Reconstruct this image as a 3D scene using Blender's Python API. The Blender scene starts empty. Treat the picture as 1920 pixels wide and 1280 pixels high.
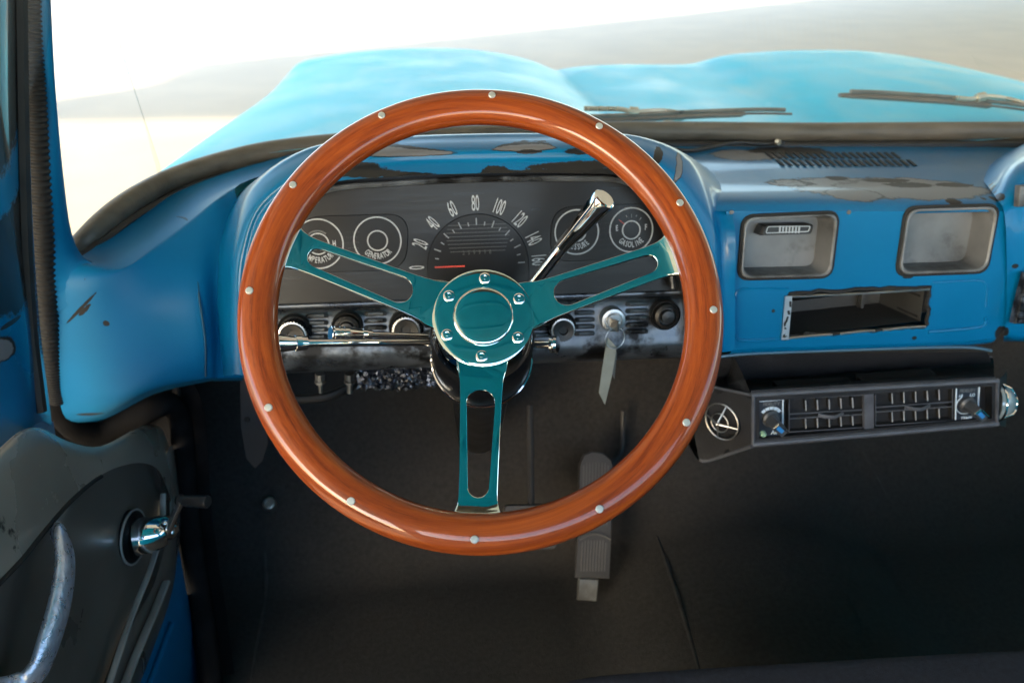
import bpy, bmesh, math, random
from mathutils import Vector, Matrix
random.seed(7)
V = Vector
R = math.radians
SC = bpy.context.scene
COL = SC.collection

# ------------------------------------------------------------------ camera
FPX = 1493.0                       # focal length in pixels of the 1920 px wide photo
YAW, PITCH = R(6), R(-27)
EYE = V((0, 0, 1.52))
FWD = V((math.sin(YAW)*math.cos(PITCH), math.cos(YAW)*math.cos(PITCH), math.sin(PITCH)))
RGT = V((math.cos(YAW), -math.sin(YAW), 0))
UPV = RGT.cross(FWD)
cd = bpy.data.cameras.new('camera')
cam = bpy.data.objects.new('camera', cd)
COL.objects.link(cam)
cam.matrix_world = Matrix((( RGT.x, UPV.x, -FWD.x, EYE.x), (RGT.y, UPV.y, -FWD.y, EYE.y), (RGT.z, UPV.z, -FWD.z, EYE.z), (0, 0, 0, 1)))
cd.sensor_width = 36
cd.lens = FPX*36/1920
cd.clip_start, cd.clip_end = .01, 500
cd.dof.use_dof = True
cd.dof.focus_distance = .64
cd.dof.aperture_fstop = 7.5
SC.camera = cam

# ------------------------------------------------------------------ light
SUN_EL, SUN_AZ = R(21), R(215)     # azimuth clockwise from +Y: the sun stands behind the truck, to the left
w = bpy.data.worlds.new('World')
SC.world = w
w.use_nodes = True
wn = w.node_tree
wn.nodes.clear()
sky = wn.nodes.new('ShaderNodeTexSky')
sky.sky_type = 'NISHITA'
sky.sun_disc = False
sky.sun_elevation = SUN_EL
sky.sun_rotation = SUN_AZ
bg = wn.nodes.new('ShaderNodeBackground')
bg.inputs['Strength'].default_value = .15
wo = wn.nodes.new('ShaderNodeOutputWorld')
wn.links.new(sky.outputs[0], bg.inputs[0])
wn.links.new(bg.outputs[0], wo.inputs[0])
sd = bpy.data.lights.new('sun', 'SUN')
sd.energy = 2.0
sd.angle = R(1.0)
sd.color = (1, .86, .62)
sun = bpy.data.objects.new('sun', sd)
COL.objects.link(sun)
SUND = V((math.sin(SUN_AZ)*math.cos(SUN_EL), math.cos(SUN_AZ)*math.cos(SUN_EL), math.sin(SUN_EL)))
sun.rotation_euler = SUND.to_track_quat('Z', 'Y').to_euler()
SC.view_settings.view_transform = 'Standard'
SC.view_settings.look = 'None'
SC.view_settings.gamma = 1
SC.view_settings.use_curve_mapping = False
SC.view_settings.exposure = 2.6
SC.cycles.use_denoising = True
SC.cycles.max_bounces = 10
SC.cycles.diffuse_bounces = 5
SC.cycles.glossy_bounces = 5
SC.cycles.transparent_max_bounces = 12
SC.cycles.sample_clamp_indirect = 6
SC.cycles.caustics_reflective = False
SC.cycles.caustics_refractive = False

# ------------------------------------------------------------------ placing helpers
def ray(px, py):
    return FWD + RGT*((px-960)/FPX) + UPV*((640-py)/FPX)
def W(px, py, y):                  # the point seen at a photo pixel, at forward distance y
    d = ray(px, py)
    return EYE + d*(y/d.y)
def WZ(px, py, z):
    d = ray(px, py)
    return EYE + d*((z-EYE.z)/d.z)
def WX(px, py, x):
    d = ray(px, py)
    return EYE + d*(x/d.x)
class Frame:                       # a local plane: u right, v up, n towards the driver
    def __init__(s, o, u, v):
        s.o, s.u = V(o), V(u).normalized()
        v = V(v)
        s.v = (v - s.u*v.dot(s.u)).normalized()
        s.n = s.u.cross(s.v)
    def p(s, u, v, n=0): return s.o + s.u*u + s.v*v + s.n*n
    def px(s, x, y, n=0):          # pixel -> (u, v) on the plane offset by n
        d = ray(x, y)
        t = ((s.o + s.n*n) - EYE).dot(s.n)/d.dot(s.n)
        q = EYE + d*t - s.o
        return (q.dot(s.u), q.dot(s.v))
    def hit(s, x, y, n=0):
        u, v = s.px(x, y, n)
        return s.p(u, v, n)
    def mat(s): return Matrix(((s.u.x, s.v.x, s.n.x, s.o.x), (s.u.y, s.v.y, s.n.y, s.o.y), (s.u.z, s.v.z, s.n.z, s.o.z), (0, 0, 0, 1)))
    def at(s, u, v, n=0, rot=0):
        c, k = math.cos(rot), math.sin(rot)
        return Frame(s.p(u, v, n), s.u*c + s.v*k, s.v*c - s.u*k)

def crom(pts, n):                  # Catmull-Rom through points
    out = []
    P = [V(p) for p in pts]
    m = len(P)
    if m == 2:
        return [P[0].lerp(P[1], i/n) for i in range(n+1)]
    for i in range(m-1):
        a = P[i-1] if i > 0 else P[0]*2 - P[1]
        b, c = P[i], P[i+1]
        d = P[i+2] if i+2 < m else P[-1]*2 - P[-2]
        for k in range(n):
            t = k/n
            out.append(.5*((2*b) + (c-a)*t + (2*a-5*b+4*c-d)*t*t + (3*b-a-3*c+d)*t**3))
    out.append(P[-1])
    return out
def crom_closed(pts, n):
    P = [V(p) for p in pts]
    m = len(P)
    out = []
    for i in range(m):
        a, b, c, d = P[i-1], P[i], P[(i+1) % m], P[(i+2) % m]
        for k in range(n):
            t = k/n
            out.append(.5*((2*b) + (c-a)*t + (2*a-5*b+4*c-d)*t*t + (3*b-a-3*c+d)*t**3))
    return out

# ------------------------------------------------------------------ mesh builder
class MB:
    def __init__(s): s.v, s.f, s.m, s.cur = [], [], [], 0
    def add(s, vs, fs):
        b = len(s.v)
        s.v += [V(x) for x in vs]
        s.f += [[b+i for i in f] for f in fs]
        s.m += [s.cur]*len(fs)
        return s
    def use(s, i): s.cur = i; return s
    def grid(s, rows, closed=False):
        n, k = len(rows), len(rows[0])
        vs = [p for r in rows for p in r]
        fs = []
        for i in range(n-1):
            for j in range(k if closed else k-1):
                j2 = (j+1) % k
                fs.append([i*k+j, i*k+j2, (i+1)*k+j2, (i+1)*k+j])
        return s.add(vs, fs)
    def loft(s, rows, nu=4, nv=4):
        rr = [crom(r, nu) for r in rows]
        cols = [crom([r[j] for r in rr], nv) for j in range(len(rr[0]))]
        return s.grid([[c[i] for c in cols] for i in range(len(cols[0]))])
    def rings(s, rings, cap0=True, cap1=True):
        k = len(rings[0])
        b = len(s.v)
        s.grid(rings, True)
        if cap0: s.f.append([b+i for i in range(k)][::-1]); s.m.append(s.cur)
        if cap1: s.f.append([b+(len(rings)-1)*k+i for i in range(k)]); s.m.append(s.cur)
        return s
    def tube(s, pts, rad, segs=12, flat=1.0, ref=None, cap=True):
        n = len(pts)
        pts = [V(p) for p in pts]
        rr = rad if isinstance(rad, (list, tuple)) else [rad]*n
        rings = []
        up = V(ref) if ref else None
        prev = None
        for i, p in enumerate(pts):
            t = (pts[min(i+1, n-1)] - pts[max(i-1, 0)])
            if t.length < 1e-9: t = V((0, 0, 1))
            t.normalize()
            if up is not None: a = up - t*up.dot(t)
            elif prev is None:
                a = V((0, 0, 1)) if abs(t.z) < .9 else V((1, 0, 0))
                a = a - t*a.dot(t)
            else: a = prev - t*prev.dot(t)
            a.normalize(); prev = a
            b = t.cross(a)
            rings.append([p + a*(math.cos(x)*rr[i]*flat) + b*(math.sin(x)*rr[i]) for x in [2*math.pi*j/segs for j in range(segs)]])
        return s.rings(rings, cap, cap)
    def closed_tube(s, pts, rad, segs=10):
        n = len(pts); rings = []
        c = sum((V(p) for p in pts), V())/n
        for i in range(n):
            p = V(pts[i]); t = (V(pts[(i+1) % n]) - V(pts[i-1])).normalized()
            a = (p-c); a = (a - t*a.dot(t)).normalized(); b = t.cross(a)
            rings.append([p + a*(math.cos(x)*rad) + b*(math.sin(x)*rad) for x in [2*math.pi*j/segs for j in range(segs)]])
        rings.append(rings[0])
        return s.grid(rings, True)
    def lathe(s, fr, prof, segs=32, ser=0, serd=0, cap0=True, cap1=True):   # prof: (radius, n) ; ser: serrated rim
        rings = []
        for r, h in prof:
            rings.append([fr.p(math.cos(x)*(r - (serd if (ser and j % 2) else 0)), math.sin(x)*(r - (serd if (ser and j % 2) else 0)), h)
                          for j, x in enumerate([2*math.pi*j/segs for j in range(segs)])])
        return s.rings(rings, cap0, cap1)
    def box(s, fr, u0, u1, v0, v1, n0, n1):
        vs = [fr.p(u, v, n) for n in (n0, n1) for v in (v0, v1) for u in (u0, u1)]
        return s.add(vs, [[0, 2, 3, 1], [4, 5, 7, 6], [0, 1, 5, 4], [2, 6, 7, 3], [0, 4, 6, 2], [1, 3, 7, 5]])
    def prism(s, fr, poly, n0, n1, bev=0):    # convex-ish polygon in (u, v), extruded
        k = len(poly)
        if bev:
            c = (sum(p[0] for p in poly)/k, sum(p[1] for p in poly)/k)
            def ins(p):
                d = V((c[0]-p[0], c[1]-p[1])); L = d.length
                return (p[0]+d.x/L*bev, p[1]+d.y/L*bev)
            q = [ins(p) for p in poly]
            return s.rings([[fr.p(*p, n0) for p in poly], [fr.p(*p, n1-bev) for p in poly], [fr.p(*p, n1) for p in q]])
        return s.rings([[fr.p(*p, n0) for p in poly], [fr.p(*p, n1) for p in poly]])
    def curve_fill(s, fr, loops, extrude=.001, bevel=0, n=0):   # outline with holes, filled
        cu = bpy.data.curves.new('tmp', 'CURVE')
        cu.dimensions = '2D'; cu.fill_mode = 'BOTH'
        cu.extrude = extrude; cu.bevel_depth = bevel; cu.bevel_resolution = 2
        if bevel: cu.offset = -bevel
        for lp in loops:
            sp = cu.splines.new('POLY')
            sp.points.add(len(lp)-1)
            for p, q in zip(sp.points, lp): p.co = (q[0], q[1], 0, 1)
            sp.use_cyclic_u = True
        return s._conv(cu, fr, n)
    def text(s, fr, txt, size, xs=1.0, n=0, extrude=.0002, align='CENTER', bold=0):
        cu = bpy.data.curves.new('tmp', 'FONT')
        cu.body = txt; cu.size = size; cu.align_x = align; cu.align_y = 'CENTER'
        cu.extrude = extrude; cu.resolution_u = 3; cu.offset = bold
        return s._conv(cu, fr, n, xs)
    def _conv(s, cu, fr, n=0, xs=1.0):
        o = bpy.data.objects.new('tmp', cu)
        COL.objects.link(o)
        dg = bpy.context.evaluated_depsgraph_get()
        me = bpy.data.meshes.new_from_object(o.evaluated_get(dg))
        vs = [fr.p(v.co.x*xs, v.co.y, v.co.z + n) for v in me.vertices]
        fs = [list(p.vertices) for p in me.polygons]
        bpy.data.objects.remove(o); bpy.data.meshes.remove(me); bpy.data.curves.remove(cu)
        return s.add(vs, fs)
    def build(s, name, mats, parent=None, smooth=True, angle=35, bevel=0, subsurf=0, weld=True, solid=0, label=None):
        me = bpy.data.meshes.new(name)
        me.from_pydata([tuple(v) for v in s.v], [], s.f)
        for m in (mats if isinstance(mats, (list, tuple)) else [mats]): me.materials.append(m)
        for p, i in zip(me.polygons, s.m): p.material_index = i
        bm = bmesh.new(); bm.from_mesh(me)
        if weld: bmesh.ops.remove_doubles(bm, verts=bm.verts, dist=1e-6)
        bmesh.ops.recalc_face_normals(bm, faces=bm.faces)
        bm.to_mesh(me); bm.free()
        if smooth:
            me.polygons.foreach_set('use_smooth', [True]*len(me.polygons))
            try: me.set_sharp_from_angle(angle=R(angle))
            except Exception: pass
        o = bpy.data.objects.new(name, me)
        COL.objects.link(o)
        if parent:
            o.parent = parent
            o.matrix_parent_inverse = MW[parent.name].inverted()
        MW[o.name] = Matrix()
        if solid:
            md = o.modifiers.new('solid', 'SOLIDIFY'); md.thickness = solid; md.offset = 0
        if bevel:
            md = o.modifiers.new('bevel', 'BEVEL'); md.width = bevel; md.segments = 2; md.limit_method = 'ANGLE'
        if subsurf:
            md = o.modifiers.new('sub', 'SUBSURF'); md.levels = md.render_levels = subsurf
        if label: o['label'] = label
        return o
MW = {}
def thing(name, label, cat, loc=(0, 0, 0), group=None):
    o = bpy.data.objects.new(name, None)
    COL.objects.link(o)
    o.location = loc
    o.empty_display_size = .05
    MW[o.name] = Matrix.Translation(V(loc))
    o['label'] = label; o['category'] = cat
    if group: o['group'] = group
    return o
def tag(o, label, cat, group=None):
    o['label'] = label; o['category'] = cat
    if group: o['group'] = group
    return o
def struct(o, kind='structure'): o['kind'] = kind; return o
def rrect(cs, r, n=5):             # rounded polygon from corners (u, v)
    out = []
    k = len(cs)
    for i in range(k):
        p, a, b = V(cs[i]), V(cs[i-1]), V(cs[(i+1) % k])
        da, db = (a-p).normalized(), (b-p).normalized()
        p0, p1 = p+da*r, p+db*r
        for j in range(n+1):
            t = j/n
            q = p0*(1-t)**2 + p*(2*t*(1-t)) + p1*t*t
            out.append((q.x, q.y))
    return out
def scale2(poly, k, k2=None):
    c = (sum(p[0] for p in poly)/len(poly), sum(p[1] for p in poly)/len(poly))
    k2 = k if k2 is None else k2
    return [(c[0]+(p[0]-c[0])*k, c[1]+(p[1]-c[1])*k2) for p in poly]
def circ(u, v, r, n=40): return [(u+math.cos(2*math.pi*i/n)*r, v+math.sin(2*math.pi*i/n)*r) for i in range(n)]
def rvec(a): return V((random.uniform(-a, a), random.uniform(-a, a), random.uniform(-a, a)))

# ------------------------------------------------------------------ materials
def pm(name, col, rough=.5, metal=0, coat=0, var=.12, vs=18, bump=0, bs=60, rv=.08, stain=None, spec=.5, coatr=.05, stretch=None):
    m = bpy.data.materials.new(name); m.use_nodes = True
    nt = m.node_tree; N, L = nt.nodes, nt.links
    b = N['Principled BSDF']
    b.inputs['Metallic'].default_value = metal
    b.inputs['Coat Weight'].default_value = coat
    b.inputs['Coat Roughness'].default_value = coatr
    b.inputs['Specular IOR Level'].default_value = spec
    tc = N.new('ShaderNodeTexCoord')
    src = tc.outputs['Object']
    if stretch:
        mp = N.new('ShaderNodeMapping'); mp.inputs['Scale'].default_value = stretch
        L.new(src, mp.inputs[0]); src = mp.outputs[0]
    nz = N.new('ShaderNodeTexNoise'); nz.inputs['Scale'].default_value = vs; nz.inputs['Detail'].default_value = 6
    L.new(src, nz.inputs['Vector'])
    rmp = N.new('ShaderNodeMapRange'); rmp.inputs[1].default_value = .3; rmp.inputs[2].default_value = .7
    rmp.inputs[3].default_value = 1-var; rmp.inputs[4].default_value = 1+var
    L.new(nz.outputs['Fac'], rmp.inputs[0])
    mx = N.new('ShaderNodeVectorMath'); mx.operation = 'SCALE'
    mx.inputs[0].default_value = col
    L.new(rmp.outputs[0], mx.inputs['Scale'])
    cout = mx.outputs[0]
    rr = N.new('ShaderNodeMapRange'); rr.inputs[1].default_value = .3; rr.inputs[2].default_value = .7
    rr.inputs[3].default_value = max(.02, rough-rv); rr.inputs[4].default_value = min(1, rough+rv)
    L.new(nz.outputs['Fac'], rr.inputs[0])
    rout = rr.outputs[0]
    if stain:                       # (colour, scale, threshold, roughness, softness): worn blotches
        sc, ss, th, sr, soft = stain
        n2 = N.new('ShaderNodeTexNoise'); n2.inputs['Scale'].default_value = ss; n2.inputs['Detail'].default_value = 8; n2.inputs['Roughness'].default_value = .62
        L.new(src, n2.inputs['Vector'])
        mr = N.new('ShaderNodeMapRange'); mr.inputs[1].default_value = th; mr.inputs[2].default_value = th+soft
        L.new(n2.outputs['Fac'], mr.inputs[0])
        mix = N.new('ShaderNodeMix'); mix.data_type = 'RGBA'
        L.new(mr.outputs[0], mix.inputs['Factor']); L.new(cout, mix.inputs['A']); mix.inputs['B'].default_value = (*sc, 1)
        cout = mix.outputs['Result']
        mf = N.new('ShaderNodeMix'); mf.data_type = 'FLOAT'
        L.new(mr.outputs[0], mf.inputs['Factor']); L.new(rout, mf.inputs['A']); mf.inputs['B'].default_value = sr
        rout = mf.outputs['Result']
    L.new(cout, b.inputs['Base Color']); L.new(rout, b.inputs['Roughness'])
    if bump:
        n3 = N.new('ShaderNodeTexNoise'); n3.inputs['Scale'].default_value = bs; n3.inputs['Detail'].default_value = 4
        L.new(src, n3.inputs['Vector'])
        bp = N.new('ShaderNodeBump'); bp.inputs['Strength'].default_value = bump; bp.inputs['Distance'].default_value = .002
        L.new(n3.outputs['Fac'], bp.inputs['Height']); L.new(bp.outputs[0], b.inputs['Normal'])
    return m

BLUE = (.0, .110, .262)
def paint(name, col=BLUE, patches=(), rough=.42, coat=.12, chips=.0):
    """old blue enamel; patches = (centre, radii, 'primer' | 'black', raggedness): places worn through"""
    m = pm(name, col, rough, 0, coat, var=.1, vs=7, rv=.06, bump=.05, bs=25, coatr=.07, spec=.18)
    nt = m.node_tree; N, L = nt.nodes, nt.links
    b = N['Principled BSDF']
    tc = [n for n in N if n.type == 'TEX_COORD'][0]
    cout = b.inputs['Base Color'].links[0].from_socket
    rout = b.inputs['Roughness'].links[0].from_socket
    nzs = {}
    def noise(scale):
        if scale not in nzs:
            n = N.new('ShaderNodeTexNoise'); n.inputs['Scale'].default_value = scale; n.inputs['Detail'].default_value = 7
            n.inputs['Roughness'].default_value = .75
            L.new(tc.outputs['Object'], n.inputs['Vector']); nzs[scale] = n
        return nzs[scale]
    def layer(fac, colr, rough):
        nonlocal cout, rout
        mix = N.new('ShaderNodeMix'); mix.data_type = 'RGBA'
        L.new(fac, mix.inputs['Factor']); L.new(cout, mix.inputs['A']); mix.inputs['B'].default_value = (*colr, 1)
        cout = mix.outputs['Result']
        mf = N.new('ShaderNodeMix'); mf.data_type = 'FLOAT'
        L.new(fac, mf.inputs['Factor']); L.new(rout, mf.inputs['A']); mf.inputs['B'].default_value = rough
        rout = mf.outputs['Result']
    def mask(c, rad, rag, ns, rot=0):
        s = N.new('ShaderNodeVectorMath'); s.operation = 'SUBTRACT'; s.inputs[1].default_value = c
        L.new(tc.outputs['Object'], s.inputs[0])
        dv = N.new('ShaderNodeVectorMath'); dv.operation = 'DIVIDE'; dv.inputs[1].default_value = rad
        so = s.outputs[0]
        if rot:
            vr = N.new('ShaderNodeVectorRotate'); vr.rotation_type = 'Y_AXIS'; vr.inputs['Angle'].default_value = rot
            L.new(so, vr.inputs['Vector']); so = vr.outputs[0]
        L.new(so, dv.inputs[0])
        ln = N.new('ShaderNodeVectorMath'); ln.operation = 'LENGTH'; L.new(dv.outputs[0], ln.inputs[0])
        ma = N.new('ShaderNodeMath'); ma.operation = 'MULTIPLY_ADD'
        L.new(noise(ns).outputs['Fac'], ma.inputs[0]); ma.inputs[1].default_value = rag; L.new(ln.outputs['Value'], ma.inputs[2])
        mr = N.new('ShaderNodeMapRange'); e = 1+rag*.5
        mr.inputs[1].default_value = e-.03; mr.inputs[2].default_value = e+.05
        mr.inputs[3].default_value = 1; mr.inputs[4].default_value = 0
        L.new(ma.outputs[0], mr.inputs[0])
        return mr.outputs[0]
    def mul(a, bb):
        k = N.new('ShaderNodeMath'); k.operation = 'MULTIPLY'; L.new(a, k.inputs[0]); L.new(bb, k.inputs[1]); return k.outputs[0]
    relief = []
    for c, rad, kind, rag, *ro in patches:
        ro = ro[0] if ro else 0
        k = mask(tuple(c), tuple(rad), rag, 40 if kind == 'primer' else 95, ro)
        relief.append(k)
        if kind == 'primer':
            rim = mask(tuple(c), tuple(x*1.03+.0008 for x in rad), rag, 40, ro)
            layer(rim, (.012, .014, .016), .5)
            layer(k, (.14, .145, .16), .42)
        elif kind == 'black': layer(k, (.014, .014, .015), .5)
        elif kind == 'brown': layer(k, (.09, .055, .04), .5)
        elif kind == 'dark': layer(k, (.008, .009, .011), .55)
    if chips:
        mr = N.new('ShaderNodeMapRange'); mr.inputs[1].default_value = 1-chips; mr.inputs[2].default_value = 1-chips+.012
        L.new(noise(42).outputs['Fac'], mr.inputs[0])
        layer(mr.outputs[0], (.015, .017, .02), .55)
    if relief:                      # the enamel stands a little proud of the worn places
        acc = relief[0]
        for k in relief[1:]:
            mx_ = N.new('ShaderNodeMath'); mx_.operation = 'MAXIMUM'; L.new(acc, mx_.inputs[0]); L.new(k, mx_.inputs[1]); acc = mx_.outputs[0]
        bp = N.new('ShaderNodeBump'); bp.invert = True; bp.inputs['Strength'].default_value = .5; bp.inputs['Distance'].default_value = .0012
        L.new(acc, bp.inputs['Height'])
        if b.inputs['Normal'].links: L.new(b.inputs['Normal'].links[0].from_socket, bp.inputs['Normal'])
        L.new(bp.outputs[0], b.inputs['Normal'])
    L.new(cout, b.inputs['Base Color']); L.new(rout, b.inputs['Roughness'])
    return m

M = {}
M['blue'] = paint('blue_enamel', chips=.27)
M['hood'] = paint('hood_enamel_lit', col=(.002, .54, .84), rough=.42, coat=0)  # truck's blue enamel, lightened in the colour to stand for overexposed daylight
def pale_reflections(m, colr, amount, scale):  # cloudy mottling painted into the colour for reflected trees and clouds
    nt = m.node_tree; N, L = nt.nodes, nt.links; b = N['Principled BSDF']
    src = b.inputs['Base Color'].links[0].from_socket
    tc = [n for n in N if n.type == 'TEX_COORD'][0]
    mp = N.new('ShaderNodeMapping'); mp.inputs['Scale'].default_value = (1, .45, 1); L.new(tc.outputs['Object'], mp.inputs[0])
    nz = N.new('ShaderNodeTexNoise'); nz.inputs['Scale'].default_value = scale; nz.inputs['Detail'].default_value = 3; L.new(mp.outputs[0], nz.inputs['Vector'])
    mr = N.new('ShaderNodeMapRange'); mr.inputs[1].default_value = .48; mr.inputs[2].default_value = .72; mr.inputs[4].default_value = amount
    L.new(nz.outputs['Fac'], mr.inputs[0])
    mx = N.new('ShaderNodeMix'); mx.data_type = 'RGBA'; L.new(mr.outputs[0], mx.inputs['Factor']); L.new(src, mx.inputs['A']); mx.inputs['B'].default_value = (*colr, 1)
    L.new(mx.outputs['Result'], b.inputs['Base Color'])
pale_reflections(M['hood'], (.34, .66, .78), .5, 9)
M['hood'].node_tree.nodes['Principled BSDF'].inputs['Specular IOR Level'].default_value = .4
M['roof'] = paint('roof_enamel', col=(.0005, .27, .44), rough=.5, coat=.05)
M['visor'] = pm('brown_visor_vinyl', (.09, .06, .045), .6)
M['chrome'] = pm('chrome', (.82, .83, .85), .05, 1, var=.03, rv=.02)
M['spoke'] = pm('polished_spoke_steel', (.66, .8, .8), .06, 1, var=.04, vs=30, rv=.03, bump=.02, bs=9)
M['satin'] = pm('satin_metal', (.5, .5, .5), .35, 1, var=.15)
M['worn_chrome'] = pm('worn_dark_chrome', (.125, .14, .16), .36, .7, var=.4, vs=30, rv=.15, bump=.3, bs=70, stain=((.012, .012, .013), 22, .5, .5, .1))
M['rivet'] = pm('rivet_metal', (.5, .52, .5), .4, .6, var=.1)
M['black'] = pm('black_plastic', (.012, .012, .013), .42, var=.2, rv=.1, bump=.06, bs=300)
M['gloss_black'] = pm('black_dial_face', (.0055, .006, .0075), .33, var=.15, vs=10, rv=.06, coat=.0, coatr=.15, spec=.24, stretch=(2, 20, 30))
M['dial'] = pm('dial_black', (.005, .005, .006), .35, var=.2, spec=.2)
M['band'] = pm('dark_bezel', (.03, .032, .034), .3, .5, var=.3, bump=.1)
M['rubber'] = pm('black_rubber', (.011, .011, .012), .5, var=.25, vs=40, rv=.12, bump=.1, bs=120)
M['lace'] = pm('ribbed_rubber', (.0125, .0125, .013), .55, var=.25, vs=40, bump=.1, bs=120, spec=.18)
M['sealrub'] = pm('dull_seal_rubber', (.011, .011, .012), .75, var=.25, vs=40, bump=.1, bs=120, spec=0)
M['seal'] = pm('weathered_rubber', (.095, .083, .066), .5, var=.35, vs=14, rv=.12, bump=.15, bs=60, stretch=(1, 4, 4))
M['carpet'] = pm('black_carpet', (.037, .0355, .0355), .95, var=.2, vs=150, rv=.04, bump=.8, bs=700, spec=.15, stain=((.12, .115, .11), 210, .735, .9, .02))
M['crease'] = pm('carpet_seam', (.047, .045, .046), .9, var=.3, vs=60, bump=.6, bs=600, spec=.2)
M['seat'] = pm('seat_cloth', (.04, .041, .055), .9, var=.2, vs=200, bump=.6, bs=900, spec=.2)
M['acplastic'] = pm('ac_grained_plastic', (.022, .023, .026), .5, var=.2, vs=40, rv=.08, bump=.35, bs=500, spec=.25)
M['edge'] = pm('ac_light_edge', (.075, .08, .095), .45, var=.2, vs=60, bump=.3, bs=400)
M['plate'] = pm('control_plate', (.02, .028, .042), .35, var=.1)
M['num'] = pm('faded_numeral', (.36, .39, .42), .5)
M['line'] = pm('printed_line', (.36, .39, .42), .45, var=.08)
M['acline'] = pm('plate_print', (.5, .6, .7), .45, var=.1)
M['faint'] = pm('faded_print', (.12, .13, .14), .5, var=.1)
M['red'] = pm('red_needle', (.55, .05, .03), .4, var=.05)
M['green'] = pm('green_lamp', (.25, .42, .3), .3, var=.2)
M['knobgrey'] = pm('knob_grey', (.07, .075, .085), .35, .4)
M['knobblue'] = pm('blue_insert', (.03, .2, .5), .3, var=.1)
M['tray'] = pm('grey_bare_metal', (.145, .15, .155), .45, .3, var=.35, vs=16, rv=.12, bump=.15, bs=60, stain=((.025, .022, .018), 14, .53, .6, .2))
M['slot'] = pm('radio_slot_grey', (.045, .045, .043), .6, .2, var=.3, vs=20, bump=.2)
M['dark'] = pm('dark_void', (.006, .006, .006), .8, var=.2)
M['tag'] = pm('paper_tag', (.27, .27, .23), .7, var=.12, vs=60)
M['foil'] = pm('foil', (.17, .185, .22), .38, 1, var=.2)
M['doorgrey'] = pm('door_grey_paint', (.28, .255, .22), .3, .3, var=.25, vs=7, rv=.1, coat=.1, coatr=.25, bump=.08, stain=((.03, .028, .025), 26, .63, .5, .04))
M['doordark'] = pm('door_dark_paint', (.10, .092, .082), .36, .05, var=.25, vs=10, rv=.1, coat=.25, coatr=.15, bump=.05)
M['trim'] = pm('door_trim_strip', (.3, .3, .29), .4, .2, var=.2)
M['pitted'] = pm('pitted_chrome', (.62, .68, .82), .32, .75, var=.15, vs=160, rv=.1, bump=.3, bs=420)
M['wiper'] = pm('wiper_metal', (.2, .18, .155), .35, .6, var=.3, vs=30)
M['bright'] = pm('wiper_bright', (.6, .55, .45), .3, .8, var=.2)
M['wiper_rubber'] = pm('wiper_rubber', (.13, .115, .10), .45, var=.25, vs=8, stretch=(1, 30, 60))
M['pedal'] = pm('pedal_rubber', (.03, .03, .033), .6, var=.25, vs=30, bump=.2, bs=120)
M['concrete'] = pm('pale_concrete', (.68, .565, .405), .9, var=.06, vs=1.2, bump=.2, bs=90, spec=.2)
M['shadow_slab'] = pm('shadow_slab_grey', (.5, .5, .48), .6, var=.1)
M['firewall'] = M['carpet']

def wood():
    m = bpy.data.materials.new('varnished_mahogany'); m.use_nodes = True
    nt = m.node_tree; N, L = nt.nodes, nt.links; b = N['Principled BSDF']
    at = N.new('ShaderNodeAttribute'); at.attribute_name = 'grain'
    def noise(mul, sc, det, rough=.6):
        mp = N.new('ShaderNodeVectorMath'); mp.operation = 'MULTIPLY'; mp.inputs[1].default_value = mul
        L.new(at.outputs['Vector'], mp.inputs[0])
        n = N.new('ShaderNodeTexNoise'); n.inputs['Scale'].default_value = sc; n.inputs['Detail'].default_value = det; n.inputs['Roughness'].default_value = rough
        L.new(mp.outputs[0], n.inputs['Vector']); return n.outputs['Fac']
    def mad(a, k, c):
        x = N.new('ShaderNodeMath'); x.operation = 'MULTIPLY_ADD'; L.new(a, x.inputs[0]); x.inputs[1].default_value = k
        if isinstance(c, float): x.inputs[2].default_value = c
        else: L.new(c, x.inputs[2])
        return x.outputs[0]
    broad = noise((1, 1, 1), .8, 6)          # slow colour drift along the hoop
    streak = noise((5, 5, 3), 1.5, 6, .7)    # fine pores
    f = mad(streak, .45, mad(broad, .8, -.12))
    cr = N.new('ShaderNodeValToRGB')
    e = cr.color_ramp.elements
    e[0].position = .30; e[0].color = (.070, .011, .004, 1)
    e[1].position = .72; e[1].color = (.30, .066, .010, 1)
    x = cr.color_ramp.elements.new(.48); x.color = (.19, .035, .006, 1)
    L.new(f, cr.inputs[0]); L.new(cr.outputs[0], b.inputs['Base Color'])
    b.inputs['Roughness'].default_value = .45
    b.inputs['Specular IOR Level'].default_value = .1
    b.inputs['Coat Weight'].default_value = .85
    b.inputs['Coat Roughness'].default_value = .025
    return m
M['wood'] = wood()

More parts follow.
